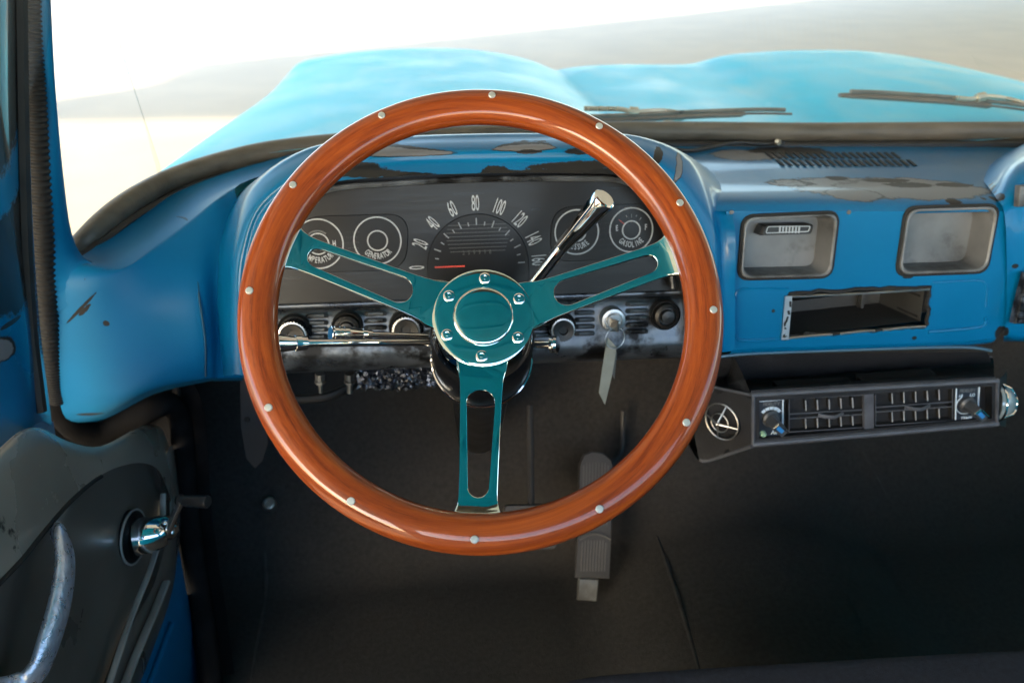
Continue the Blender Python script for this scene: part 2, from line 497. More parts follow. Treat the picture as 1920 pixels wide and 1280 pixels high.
def glass():
    m = bpy.data.materials.new('windshield_glass'); m.use_nodes = True
    nt = m.node_tree; N, L = nt.nodes, nt.links; N.clear()
    out = N.new('ShaderNodeOutputMaterial')
    tr = N.new('ShaderNodeBsdfTransparent'); tr.inputs[0].default_value = (.94, .96, .96, 1)
    gl = N.new('ShaderNodeBsdfGlossy'); gl.inputs['Roughness'].default_value = .03
    df = N.new('ShaderNodeBsdfTranslucent'); df.inputs[0].default_value = (.9, .9, .88, 1)
    lw = N.new('ShaderNodeLayerWeight'); lw.inputs['Blend'].default_value = .5
    pw = N.new('ShaderNodeMath'); pw.operation = 'POWER'; pw.inputs[1].default_value = 5; L.new(lw.outputs['Facing'], pw.inputs[0])
    fr = N.new('ShaderNodeMath'); fr.operation = 'MULTIPLY_ADD'; fr.inputs[1].default_value = .9; fr.inputs[2].default_value = .06; L.new(pw.outputs[0], fr.inputs[0])
    m1 = N.new('ShaderNodeMixShader'); L.new(fr.outputs[0], m1.inputs[0]); L.new(tr.outputs[0], m1.inputs[1]); L.new(gl.outputs[0], m1.inputs[2])
    tc = N.new('ShaderNodeTexCoord')
    nz = N.new('ShaderNodeTexNoise'); nz.inputs['Scale'].default_value = 3; nz.inputs['Detail'].default_value = 5
    L.new(tc.outputs['Object'], nz.inputs['Vector'])
    mr = N.new('ShaderNodeMapRange'); mr.inputs[1].default_value = .3; mr.inputs[2].default_value = .8; mr.inputs[3].default_value = .015; mr.inputs[4].default_value = .055
    L.new(nz.outputs['Fac'], mr.inputs[0])
    m2 = N.new('ShaderNodeMixShader'); L.new(mr.outputs[0], m2.inputs[0]); L.new(m1.outputs[0], m2.inputs[1]); L.new(df.outputs[0], m2.inputs[2])
    L.new(m2.outputs[0], out.inputs[0])
    return m
M['glass'] = glass()

# ================================================================== SETTING
GF = Frame((0, 0, 0), (1, 0, 0), (0, 1, 0))
g = MB()
N_ = 24
g.grid([[V((-60+120*j/N_, -60+150*i/N_, 0)) for j in range(N_+1)] for i in range(N_+1)])
struct(g.build('ground', M['concrete'], smooth=False))

# unseen slab, added and outlined to cast the shadow over truck and lot
def shadow_src(px, py, H):
    p = WZ(px, py, 0)
    return p + SUND*(H/SUND.z)
H = 4.2
sh = [WZ(90, 192, 0), WZ(310, 157, 0), WZ(365, 124, 0), WZ(640, 95, 0), WZ(1280, 28, 0), WZ(1520, 0, 0), WZ(1900, -50, 0),
      V((26, 30, 0)), V((26, 9, 0)), V((5.6, 4.5, 0)), V((4.0, 1.2, 0)), V((2.2, .2, 0)), V((-1.5, .2, 0)), V((-1.3, 3.0, 0)), WZ(520, 215, 0), WZ(90, 223, 0)]
poly = [p + SUND*(H/SUND.z) for p in sh]
CT = thing('shadow_slab', 'unseen flat slab behind the truck, added to cast the ground shadow', 'shadow_slab', (4, -6, 0))
mb = MB(); cf = Frame((0, 0, H), (1, 0, 0), (0, 1, 0))
mb.curve_fill(cf, [[(p.x, p.y) for p in poly]], extrude=.06)
mb.build('shadow_slab_panel', M['shadow_slab'], CT, smooth=False)

# ================================================================== TRUCK BODY
TB = thing('pickup_truck', 'old blue pickup truck body with double bulged hood, seen from its driver seat', 'truck', (.41, .3, 0))
# hood: one pressed cross-section with two bulges, drawn along the truck
SEC = [(556, 122), (610, 108), (700, 97), (830, 93), (930, 101), (1000, 117), (1043, 134), (1062, 132), (1100, 127), (1170, 124), (1250, 124),
       (1300, 123), (1330, 117), (1380, 105), (1480, 98), (1600, 97), (1700, 106), (1800, 126), (1920, 156), (2040, 200)]
sec = [W(px, py, 2.0) for px, py in SEC]
sec = [V((-.45, 2, .45)), V((-.435, 2, 1.0)), V((-.40, 2, 1.09)), sec[0]+V((-.012, 0, -.035))] + sec + [sec[-1]+V((.06, 0, -.2)), sec[-1]+V((.07, 0, -.75))]
def hrow(y, dz, k=1.0):
    cx = .41
    out = []
    for p in sec:
        yy = y
        if y < 1.3:
            t = min(1, max(0, (-.06-p.x)/.22)); yy = y - (1.3-y)/.21*.045*t
        out.append(V((cx+(p.x-cx)*k - (.10*max(0, 1.6-yy) if p.x < -.2 else 0), yy, p.z+dz)))
    return out
mb = MB()
mb.loft([hrow(1.09, -.005), hrow(1.3, -.002), hrow(1.6, 0), hrow(1.85, 0), hrow(2.0, 0), hrow(2.06, -.008, .998), hrow(2.12, -.05, .99), hrow(2.15, -.2, .985), hrow(2.15, -.6, .98)], 4, 4)
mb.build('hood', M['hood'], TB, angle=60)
# fender flanks below the hood
# cowl strip between hood and seal
SEALP = [(96, 520, .90), (150, 463, .885), (200, 412, .91), (260, 368, .96), (330, 333, 1.02), (430, 301, 1.06), (540, 279, 1.085), (760, 259, 1.10), (1000, 250, 1.105),
         (1200, 246, 1.105), (1500, 248, 1.105), (1920, 246, 1.10), (2050, 248, 1.08), (2200, 256, 1.03), (2330, 275, .96)]
sp = crom([W(*p) for p in SEALP], 8)
mb = MB()
off = [p + V((0, .0, -.004)) for p in sp]
mb.tube(sp, .0135, 12, 1.0)
mb.build('windshield_seal', M['seal'], TB, label='weathered grey brown rubber seal')
mb = MB()
mb.grid([[p+V((0, .004, -.006)) for p in sp], [p+V((0, .05, -.02)) for p in sp], [p+V((0, .12, -.09)) for p in sp]])
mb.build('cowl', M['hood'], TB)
# black bead under the seal, on the dash side
mb = MB()
lo = [p + V((0, -.018, -.017)) for p in sp]
mb.tube(lo, .0075, 8)
mb.build('black_bead', M['rubber'], TB)
# windshield glass
mb = MB()
def glass_pt(p, t):
    q = V(p)
    return q + V(((.41-q.x)*.10*t, -.30*t - .12*t*(1 if q.y > 1.0 else .2), .56*t))
mb.grid([[glass_pt(p, t/4) for p in sp] for t in range(5)])
mb.build('windshield', M['glass'], TB)
# cab shell: roof, back wall, sides (light comes in by the open window holes)
cs = Frame((0, 0, 0), (1, 0, 0), (0, 1, 0))
mb = MB()
def roofz(x, y): return 1.90 - .05*((x-.41)/.8)**2 - .05*max(0, abs(y-.1)/.5)**2
mb.grid([[V((-.40+1.62*i/14, -.50+1.14*j/10, roofz(-.40+1.62*i/14, -.50+1.14*j/10))) for i in range(15)] for j in range(11)])
mb.build('roof', M['roof'], TB, solid=.02)
for y_ in (-.22, .06, .33):
    mb = MB()
    mb.tube([V((-.38+1.58*i/20, y_, roofz(-.38+1.58*i/20, y_)-.012)) for i in range(21)], .018, 10, .5, (0, 0, 1))
    mb.build('roof_rib', M['roof'], TB)
for x0, x1 in ((-.30, .36), (.46, 1.12)):
    mb = MB()
    vf = Frame(((x0+x1)/2, .59, 1.835), (1, 0, 0), (0, 1, -.12))
    mb.prism(vf, rrect([(-.32, -.045), (.32, -.045), (.32, .05), (-.32, .05)], .03), -.009, .009, .004)
    mb.build('sun_visor', M['visor'], TB)
mb = MB()
bf = Frame((.41, -.5, 0), (1, 0, 0), (0, 0, 1))
mb.curve_fill(bf, [[(-.81, .55), (.81, .55), (.79, 1.86), (-.79, 1.86)], rrect([(-.7, 1.30), (.7, 1.30), (.66, 1.76), (-.66, 1.76)], .06)], extrude=.01)
mb.build('cab_back', M['roof'], TB, smooth=False)
mb = MB()
rf = Frame((1.22, 0, 0), (0, 1, 0), (0, 0, 1))
mb.curve_fill(rf, [[(-.5, .5), (1.1, .5), (1.1, 1.25), (.62, 1.84), (-.5, 1.84)], rrect([(-.32, 1.27), (.86, 1.27), (.56, 1.76), (-.3, 1.76)], .05)], extrude=.01)
mb.build('cab_side', M['roof'], TB, smooth=False)

# left front pillar and cowl side panel
mb = MB()
left = [W(84, -30, .80), W(88, 100, .80), W(92, 200, .805), W(94, 330, .80), W(96, 430, .80), W(94, 520, .795), W(92, 600, .80)]
rite = [W(93, -30, .81), W(100, 100, .81), W(106, 190, .815), W(119, 330, .82), W(134, 435, .825), W(158, 484, .822), W(200, 506, .806)]
back = [p + (p-EYE)*.05 + V((-.012, 0, 0)) for p in rite]
mb.loft([[p+V((-.02, .0, 0)) for p in left], left, rite, back], 5, 3)
PILP = [(tuple(W(132, 600, .83)), (.02, .03, .012), 'dark', .9)]
cowl_paint = paint('cowl_enamel', patches=[(tuple(W(152, 578, .80)), (.027, .04, .0015), 'dark', 1.1, R(42)), (tuple(W(160, 580, .80)), (.010, .04, .0022), 'dark', 1.6, R(42)),
     (tuple(W(201, 604, .80)), (.0035, .02, .0035), 'black', .9), (tuple(W(172, 510, .82)), (.002, .02, .0025), 'black', .5), (tuple(W(175, 766, .83)), (.016, .04, .0025), 'black', 1.0)], rough=.5, coat=0)
rows = [
 [(148, 483, .845), (180, 462, .875), (240, 415, .93), (330, 360, 1.0), (420, 325, 1.04), (570, 283, 1.08)],
 [(152, 490, .83), (200, 480, .845), (262, 440, .885), (330, 395, .93), (420, 350, .96), (560, 308, 1.0)],
 [(150, 497, .812), (228, 499, .812), (290, 456, .84), (350, 413, .865), (405, 372, .88), (450, 345, .90)],
 [(96, 530, .803), (205, 525, .80), (290, 480, .822), (357, 432, .845), (405, 395, .86), (445, 385, .875)],
 [(90, 600, .803), (200, 600, .797), (295, 570, .793), (370, 545, .80), (405, 530, .82), (440, 530, .825)],
 [(98, 700, .808), (205, 690, .800), (298, 660, .792), (380, 640, .79), (410, 640, .81), (440, 640, .815)],
 [(112, 752, .815), (200, 755, .806), (290, 722, .795), (384, 703, .797), (410, 702, .81), (455, 702, .815)],
 [(120, 792, .83), (200, 776, .825), (290, 731, .82), (385, 711, .81), (410, 709, .82), (455, 708, .825)],
 [(124, 800, .88), (200, 784, .87), (290, 738, .87), (385, 716, .86), (410, 714, .87), (455, 713, .87)]]
mb.loft([[W(*p) for p in r] for r in rows], 5, 4)
mb.build('cowl_side_panel', cowl_paint, TB, angle=50)
# panel seam
mb = MB()
mb.tube(crom([W(275, 417, .928), W(318, 408, .92), W(350, 412, .867), W(362, 450, .838), (W(374, 560, .797)), W(385, 640, .789), W(386, 705, .796)], 8), .0011, 6)
mb.build('panel_seam', pm('seam_dark_blue', (.003, .05, .1), .6), TB)

# door opening windlace: corrugated above, smooth below
mb = MB()
pth = crom([W(52, -60, .80), W(58, 80, .80), W(66, 220, .80), (W(78, 400, .80)), W(88, 560, .80), W(97, 680, .81), W(107, 750, .82)], 120)
rad = [.0100 + .0009*math.sin(i*2*math.pi/8) for i in range(len(pth))]
mb.tube(pth, rad, 14)
mb.build('windlace', M['lace'], TB, angle=80, label='corrugated black rubber windlace')
mb = MB()
pth = crom([W(103, 700, .822), W(110, 765, .83), W(140, 803, .85), W(180, 812, .87), W(230, 792, .885), W(285, 766, .90), W(318, 757, .925), W(338, 790, .94), W(346, 870, .93), W(352, 960, .91),
            W(366, 1060, .87), W(384, 1180, .82), W(402, 1330, .76)], 10)
mb.tube(pth, [.012 + .003*min(1, i/25) for i in range(len(pth))], 12)
mb.build('door_seal', M['sealrub'], TB, label='smooth black door opening seal')
mb = MB()   # hinge pillar behind the seal
HP = [(90, 640, .85), (100, 765, .86), (140, 803, .90), (180, 812, .92), (230, 792, .935), (285, 766, .95), (318, 757, .97), (338, 790, .97), (346, 870, .96), (352, 960, .94), (366, 1060, .90), (384, 1180, .85), (402, 1330, .79)]
NX = [(-45, 20), (-45, 40), (-30, 60), (0, 60), (-5, 50), (-25, 50), (-40, 40), (-45, 20), (-45, 0), (-45, 0), (-45, 0), (-45, 0), (-45, 0)]
mb.loft([[W(x+a, y+b, d_) for (x, y, d_), (a, b) in zip(HP, NX)], [W(*p) for p in HP], [W(x-a, y-b, d_) for (x, y, d_), (a, b) in zip(HP, NX)]], 4, 3)
mb.build('hinge_pillar', M['sealrub'], TB)
mb = MB()   # blue rib between the windlace and the pillar, and dark channel behind
a = crom([W(70, -60, .815), W(80, 100, .815), W(90, 330, .82), W(100, 520, .825), W(110, 690, .83), W(122, 750, .84)], 8)
mb.grid([[p+V((-.03, .03, 0)) for p in a], a, [p+V((.002, .01, 0)) for p in a]])
mb.build('door_jamb', M['blue'], TB)

# ------------------------------------------------------------------ cab floor (carpet)
def floor_z(x, y):
    hump = .075*max(0, 1-abs((x-.47)/.24)**2.2)*(.6+.5*min(1, max(0, y)))
    base = .60 if y < 1.0 else .60 + (y-1.0)*1.1
    if y > 1.2: base = .82 + (y-1.2)*5
    return min(1.19, base + max(0, hump))
mb = MB()
ys = [-.45+.05*i for i in range(34)] + [1.22, 1.25, 1.27]
xs = [-.465+.04*i for i in range(43)]
mb.grid([[V((x, y, floor_z(x, y) + .003*math.sin(x*17+y*9)*math.cos(y*13-x*5))) for x in xs] for y in ys])
struct(mb.build('floor', M['carpet'], angle=70))
def on_floor(px, py):
    d = ray(px, py); t = .2
    while t < 3:
        p = EYE + d*t
        if p.z < floor_z(p.x, p.y) + .001: return p
        t += .002
    return EYE + d*t
FL = thing('floor_mat_seams', 'raised folds and stitched seams of the black floor carpet', 'carpet seams', (.3, .8, .6))
for pts in ([(1618, 845), (1660, 920), (1700, 1000), (1770, 1140), (1815, 1225)], [(1232, 1005), (1262, 1090), (1290, 1180), (1312, 1260)],
            [(497, 940), (497, 1040), (500, 1110), (488, 1180), (468, 1290)]):
    mb = MB()
    P = [on_floor(*p) for p in pts]
    q = crom(P, 8)
    mb.tube(q, [.0032*(.6+.5*math.sin(3.1*i/len(q))) for i in range(len(q))], 8, .35, (0, 0, 1))
    mb.build('carpet_fold', M['crease'], FL)
# kick panel carpet left and firewall wall
mb = MB()
mb.loft([[W(322, 690, .96), W(325, 850, .955), W(340, 980, .925), W(368, 1150, .855), W(395, 1300, .775)],
         [W(338, 690, .97), W(345, 850, .96), W(358, 980, .92), W(380, 1150, .85), W(405, 1300, .765)],
         [W(350, 680, 1.05), W(352, 850, 1.08), W(372, 980, 1.05), W(400, 1130, .98), W(430, 1300, .86)],
         [W(370, 680, 1.29), W(372, 850, 1.29), (W(395, 960, 1.2)), W(425, 1130, 1.0), W(455, 1300, .88)]], 4, 4)
mb.build('kick_panel', M['carpet'], TB)

# ================================================================== DASHBOARD
DB = thing('dashboard', 'worn blue painted metal dashboard with hooded gauges and bare grey recesses', 'dashboard', (.4, .85, .95))
DF = Frame(W(1600, 392, .782), (1, 0, 0), (0, math.sin(R(10)), math.cos(R(10))))
CF = Frame(W(880, 450, .80), (1, 0, 0), (0, math.sin(R(15)), math.cos(R(15))))

pc = lambda px, py, y, r, k, g=.9, ro=0: (tuple(W(px, py, y)), r, k, g, ro)
dash_paint = paint('dash_enamel', patches=[
    pc(1600, 348, .85, (.075, .045, .014), 'primer', 1.0), pc(1715, 350, .845, (.085, .045, .014), 'primer', 1.0), pc(1500, 330, .87, (.05, .03, .008), 'primer', 1.0), pc(1600, 362, .82, (.03, .025, .008), 'primer', 1.0),
    pc(1400, 282, 1.02, (.05, .035, .02), 'primer', 1.1), pc(1480, 278, 1.05, (.06, .03, .02), 'dark', 1.2),
    pc(1705, 343, .86, (.03, .012, .012), 'black', 1.2), pc(1665, 332, .88, (.03, .010, .010), 'black', 1.2), pc(1790, 343, .86, (.024, .010, .012), 'black', 1.1),
    pc(1570, 330, .89, (.014, .010, .010), 'dark', 1.2), pc(1795, 376, .79, (.012, .014, .005), 'black', 1.0), pc(1868, 367, .80, (.006, .012, .006), 'black', .8), pc(1848, 368, .80, (.006, .012, .004), 'black', .8),
    pc(1792, 360, .81, (.010, .014, .003), 'black', .9),
    pc(1878, 625, .755, (.007, .03, .009), 'black', 1.1), pc(1452, 585, .76, (.002, .02, .002), 'black', .5), pc(1720, 638, .75, (.003, .02, .002), 'black', .6), pc(1477, 640, .75, (.003, .02, .003), 'black', .6),
    pc(1705, 522, .765, (.006, .02, .0015), 'black', .8), pc(1900, 497, .77, (.004, .03, .0025), 'black', .5)], rough=.36, coat=.2, chips=.29)

# --- right hand dash: top roll, then a flat tilted face with three openings
cx = [1230, 1320, 1400, 1500, 1650, 1780, 1850, 1905]
mb = MB()
mb.loft([[W(x, 270, 1.105) for x in cx], [W(x, 285, 1.04) for x in cx], [W(x, 315, .94) for x in cx], [W(x, 345, .865) for x in cx], [W(x, 362, .822) for x in cx], [W(x, 378, .795) for x in cx], [DF.hit(x, 396) for x in cx]], 4, 5)
def rp(pts, r): return rrect([DF.px(*p) for p in pts], r)
ASH = [(1385, 521), (1556, 517), (1570, 399), (1394, 407)]
CUP = [(1681, 514), (1847, 508), (1870, 386), (1699, 391)]
RAD = [(1468, 630), (1736, 612), (1744, 537), (1480, 550)]
outer = [DF.px(*p) for p in [(1362, 396), (1905, 396), (1905, 560), (1888, 612), (1868, 634), (1800, 641), (1362, 655)]]
radhole = [DF.px(*p) for p in [(1468, 630), (1520, 626), (1570, 624), (1640, 619), (1700, 614), (1736, 611), (1741, 585), (1738, 570), (1745, 537), (1650, 541), (1560, 545), (1480, 550), (1478, 585), (1472, 600)]]
mb.curve_fill(DF, [outer, scale2(rp(ASH, .012), .985), scale2(rp(CUP, .014), .985), radhole], extrude=.0015, n=-.0015)
# rolled lower edge
be = [(1372, 655), (1500, 651), (1650, 646), (1800, 641), (1868, 634)]
mb.loft([[DF.hit(*p) for p in be], [DF.hit(*p)+V((0, .004, -.007)) for p in be], [DF.hit(*p)+V((0, .02, -.012)) for p in be], [DF.hit(*p)+V((0, .1, -.01)) for p in be]], 3, 3)
# right end return
re_ = [(1905, 396), (1905, 480), (1905, 560), (1888, 612), (1868, 634)]
mb.grid([[DF.hit(*p) for p in re_], [DF.hit(*p)+V((.004, .012, 0)) for p in re_], [DF.hit(*p)+V((.006, .08, 0)) for p in re_]])
mb.build('dash_panel', dash_paint, DB, angle=40)
# pressed bead round the radio panel
for pts, r_ in (([(1378, 628), (1386, 637), (1420, 638), (1465, 635)], .0022), ([(1740, 622), (1800, 617), (1838, 612), (1848, 604), (1846, 594)], .0022),
    ([(1378, 640), (1376, 600), (1378, 560), (1384, 545), (1400, 541), (1440, 540), (1478, 541)], .0016), ([(1748, 530), (1800, 527), (1835, 526), (1846, 532), (1850, 545), (1848, 575)], .0016)):
    mb = MB(); mb.tube(crom([DF.hit(*p, -.0006) for p in pts], 6), r_, 8)
    mb.build('pressed_bead', dash_paint, DB)
# bare edge round each recess and the recesses themselves
def tray(name, pts, r, label):
    o = rp(pts, r)
    mb = MB()
    rg = [(1.0, -.001), (1.0, .002), (.985, .0042), (.955, .0045), (.93, .003), (.915, -.004), (.875, -.022), (.86, -.0265)]
    rings = [[DF.p(*p, n) for p in scale2(o, k, 1-(1-k)*1.25)] for k, n in rg]
    mb.rings(rings, False, True)
    return mb.build(name, M['tray'], DB, angle=30, label=label)
at_ = tray('ashtray', ASH, .012, 'grey metal recess with a pull handle at its top')
cup = tray('cubby_tray', CUP, .014, 'empty grey metal recess with rounded corners')
for p_, k in ((ASH, 1.0), (CUP, 1.0)):
    mb = MB()
    o = rp(p_, .012)
    mb.closed_tube([DF.p(*q, .0005) for q in scale2(o, 1.012, 1.02)], .0024, 8)
    mb.build('recess_gasket', M['dark'], DB)
mb = MB()
hf = [(1420, 441), (1518, 438), (1523, 420), (1428, 421)]
hp = rrect([DF.px(*p, -.012) for p in hf], .003)
mb.prism(DF, hp, -.024, -.006, .003)
mb.build('pull_handle', M['black'], at_)
mb = MB()
for i in range(7):
    u, v = DF.px(1462+6*i, 430, -.006)
    mb.box(DF.at(u, v, -.006), -.0008, .0008, -.004, .004, 0, .0008)
q = rrect([DF.px(*p, -.0055) for p in [(1436, 437), (1516, 434), (1519, 424), (1440, 425)]], .002)
mb.closed_tube([DF.p(*p, -.0055) for p in q], .0006, 6)
mb.build('handle_print', M['line'], at_)
# radio slot: sheet metal box behind the ragged hole
mb = MB()
RS = Frame(DF.p(*DF.px(1605, 582)), DF.u, DF.v)
u0, v0 = RS.px(1474, 632); u1, v1 = RS.px(1745, 536)
u0b, u1b = u0-.002, u1-.004
ring = lambda k, n: [RS.p(u0b, v0, n), RS.p(u1b, v0+.010, n), RS.p(u1b, v1, n), RS.p(u0b, v1-.012, n)]
mb.rings([ring(1, -.004), ring(1, -.09)], False, True)
rb = mb.build('radio_slot', M['slot'], DB, smooth=False, label='ragged empty radio opening with bent grey sheet edges')
mb = MB()
lip = [(1468, 630), (1520, 626), (1570, 624), (1640, 619), (1700, 614), (1736, 611), (1741, 585), (1738, 570), (1745, 537), (1650, 541), (1560, 545), (1480, 550), (1478, 585), (1472, 600)]
LP = [DF.hit(*p, .001) for p in lip]
full = []
for i in range(len(LP)):
    a, b = LP[i], LP[(i+1) % len(LP)]
    for k in range(6): full.append(a.lerp(b, k/6) + rvec(.0012))
mb.closed_tube(full, .0022, 6)
mb.build('torn_edge', M['dark'], rb)
mb = MB()
for a, b in (((1480, 640), (1560, 633)), ((1575, 632), (1640, 626)), ((1655, 625), (1735, 618))):
    mb.tube([DF.hit(a[0], a[1]-6, .003), DF.hit((a[0]+b[0])/2, (a[1]+b[1])/2-7, .004), DF.hit(b[0], b[1]-6, .003)], .0014, 6)
mb.tube(crom([DF.hit(1484, 556, .002), DF.hit(1600, 551, .002), DF.hit(1742, 542, .002)], 5), .0014, 6)
mb.box(Frame(DF.hit(1473, 600), DF.u, DF.v), -.004, .004, -.022, .028, .001, .003)
mb.build('bare_edge', M['satin'], rb)
mb = MB()
sf = Frame(RS.p(u1b-.001, (v0+v1)/2, -.03), -RS.n, RS.v)
for dv in (-.012, .012): mb.box(sf, -.02, .02, dv-.001, dv+.001, 0, .001)
mb.build('slot_groove', M['dark'], rb)
mb = MB()
mb.box(Frame(RS.p(u1b-.03, (v0+v1)/2, -.085), DF.u, DF.v), -.002, .002, -.03, .03, 0, .01)
mb.build('slot_bracket', M['slot'], rb)
# defroster louvres: two rows of slanted slots in the dash top
mb = MB()
for row, (ya, yb, xa, xb, n) in enumerate(((288, 299, 1436, 1672, 19), (302, 313, 1456, 1702, 19))):
    for i in range(n):
        x = xa + (xb-xa)*i/(n-1)
        def tp(px, py):
            t = (py-285)/30.0
            return W(px, py, 1.04-.10*t) + V((0, 0, .0012))
        a0, a1 = tp(x, ya), tp(x+14, yb)
        d = (a1-a0).normalized(); sd_ = V((1, 0, 0))
        mb.add([a0-sd_*.0022, a0+sd_*.0022, a1+sd_*.0022, a1-sd_*.0022, a0-sd_*.0022+V((0, 0, .0008)), a0+sd_*.0022+V((0, 0, .0008)), a1+sd_*.0022+V((0, 0, .0008)), a1-sd_*.0022+V((0, 0, .0008))],
               [[0, 1, 2, 3], [4, 5, 6, 7], [0, 1, 5, 4], [1, 2, 6, 5], [2, 3, 7, 6], [3, 0, 4, 7]])
mb.build('defroster_louvre', M['dark'], DB, smooth=False)
# small bare weld spots
for px, py, a in ((1372, 398, .0025), (1592, 398, .0025)):
    mb = MB()
    mb.lathe(Frame(DF.hit(px, py, .0006), DF.u, DF.v), [(a, 0), (a*.7, .0008)], 10)
    mb.build('bare_spot', M['tray'], DB)
# bulge at the passenger end, glovebox trim and badge
mb = MB()
mb.loft([[W(1835, 330, .93), W(1868, 300, .97), W(1905, 278, 1.0), W(1960, 255, 1.02), W(2060, 250, 1.03), W(2330, 285, .95)],
         [W(1846, 342, .87), W(1880, 312, .88), W(1912, 292, .89), W(1970, 272, .9), W(2060, 265, .9), W(2370, 300, .87)],
         [W(1868, 372, .80), W(1890, 340, .81), W(1918, 320, .815), W(1975, 300, .82), W(2060, 295, .82), W(2400, 320, .82)],
         [W(1884, 405, .775), W(1900, 392, .78), W(1925, 385, .78), W(1985, 380, .78), W(2060, 380, .78), W(2420, 390, .78)],
         [W(1888, 520, .765), W(1905, 520, .765), W(1930, 520, .765), W(1985, 520, .765), W(2060, 520, .765), W(2420, 520, .765)],
         [W(1886, 600, .755), W(1902, 605, .755), W(1930, 610, .755), W(1985, 610, .755), W(2060, 610, .755), W(2420, 610, .755)],
         [W(1882, 630, .757), W(1902, 636, .757), W(1930, 636, .757), W(1985, 636, .757), W(2060, 636, .757), W(2420, 636, .757)],
         [W(1882, 640, .80), W(1902, 640, .80), W(1930, 640, .80), W(1985, 640, .8), W(2060, 640, .80), W(2420, 640, .80)]], 4, 4)
mb.build('glovebox_housing', dash_paint, DB, angle=60)
mb = MB()
f = Frame(W(1915, 560, .748), (1, 0, 0), DF.v)
mb.prism(f, [f.px(*p) for p in [(1899, 606), (1960, 604), (1960, 510), (1922, 512), (1912, 550)]], -.006, .004, .0015)
for i in range(4):
    u, v = f.px(1908+3*i, 598-14*i, .004)
    u2, v2 = f.px(1950, 596-14*i, .004)
    mb.tube([f.p(u, v, .004), f.p(u2, v2, .004)], .0014, 6)
mb.build('glovebox_trim', M['worn_chrome'], DB)
mb = MB()
f = Frame(W(1912, 365, .775), (1, 0, 0), DF.v)
mb.prism(f, [f.px(*p) for p in [(1905, 388), (1940, 386), (1940, 345), (1908, 348)]], -.004, .003, .0015)
mb.build('badge', M['tray'], DB)

# --- gauge hood (left)
pod_paint = paint('pod_enamel', patches=[
    pc(735, 287, .765, (.055, .06, .0022), 'primer', .8), pc(985, 277, .765, (.03, .06, .0016), 'primer', .9), pc(990, 282, .765, (.012, .05, .002), 'black', 1.2), pc(1090, 281, .765, (.018, .06, .003), 'dark', 1.2),
    pc(650, 322, .75, (.035, .06, .006), 'dark', .9), pc(710, 327, .75, (.05, .05, .0018), 'dark', .9), pc(960, 323, .75, (.06, .05, .0016), 'dark', 1.0), pc(1060, 321, .75, (.05, .05, .0026), 'dark', 1.0), pc(1150, 323, .75, (.04, .05, .003), 'dark', 1.0),
    pc(1000, 322, .75, (.05, .05, .003), 'black', 1.6), pc(680, 328, .75, (.04, .05, .003), 'black', 1.8), pc(1090, 312, .75, (.05, .05, .0035), 'black', 1.8), pc(925, 320, .75, (.012, .05, .004), 'black', 1.6),
    pc(1232, 292, .775, (.012, .03, .004), 'dark', 1.3, R(25)), pc(1268, 312, .785, (.016, .03, .004), 'primer', 1.2, R(50)), pc(455, 392, .82, (.002, .02, .002), 'black', .5)], rough=.36, coat=.2, chips=.29)
A3 = [(478, 702, .752), (470, 640, .752), (466, 560, .755), (472, 480, .762), (503, 402, .765), (600, 347, .755), (740, 331, .747), (900, 325, .745), (1080, 325, .745), (1180, 334, .748), (1238, 382, .753), (1262, 452, .752), (1290, 550, .745), (1294, 610, .740), (1294, 666, .736)]
A2 = [(458, 704, .757), (450, 640, .757), (446, 560, .760), (454, 470, .77), (490, 378, .775), (592, 308, .77), (740, 287, .765), (900, 281, .762), (1080, 278, .762), (1190, 284, .764), (1272, 332, .765), (1318, 430, .757), (1330, 550, .747), (1330, 610, .742), (1330, 662, .737)]
A1 = [(432, 704, .78), (425, 640, .785), (424, 560, .79), (432, 455, .80), (470, 350, .82), (582, 276, .83), (740, 257, .84), (900, 251, .84), (1080, 251, .84), (1200, 256, .835), (1300, 302, .825), (1347, 410, .779), (1357, 550, .754), (1357, 610, .747), (1357, 660, .742)]
A0 = [(415, 705, .825), (405, 640, .825), (400, 550, .83), (412, 440, .86), (462, 350, .92), (590, 290, 1.0), (740, 272, 1.04), (900, 268, 1.06), (1080, 268, 1.06), (1220, 272, 1.03), (1330, 318, .95), (1374, 402, .7795), (1378, 550, .7575), (1378, 610, .7495), (1378, 656, .7435)]
AF = [(p[0], p[1], p[2]+.05) for p in A3]
mb = MB()
r3 = [W(*p) for p in A3]
r4 = [p + V((0, .006, .0)) for p in r3]
r5 = [p + V((0, .075, .0)) for p in r3]
mid = [W(*p).lerp(W(*q), .5) + V((0, -.004, .004)) for p, q in zip(A1, A2)]
mb.loft([[W(*p) for p in A0], [W(*p) for p in A1], mid, [W(*p) for p in A2], [W(*p).lerp(W(*q), .5)+V((0, .004, 0)) for p, q in zip(A2, A3)], r3], 5, 4)
mb.build('gauge_hood', pod_paint, DB, angle=70)
mb = MB()
mb.loft([r3, [p+V((0, .003, 0)) for p in r3], [p + V((0, .04, .0)) for p in r3], r5], 5, 2)
mb.build('hood_inner_wall', M['band'], DB, angle=60)
mb = MB()
BZ = [(486, 560, .775), (490, 470, .78), (520, 402, .785), (612, 357, .79), (740, 344, .79), (900, 336, .79), (1080, 335, .79), (1176, 342, .79), (1228, 385, .785), (1252, 452, .78), (1262, 540, .77)]
mb.tube(crom([W(*p) for p in BZ], 8), .0032, 8)
mb.build('bezel_strip', M['worn_chrome'], DB)
# small black knob at the pod's left side
mb = MB()
f = Frame(W(461, 460, .80), (.5, -.86, 0), (0, .2, 1))
mb.lathe(f, [(.011, -.004), (.011, .002), (.008, .004), (.004, .004)], 20)
mb.build('vent_knob', M['black'], DB)

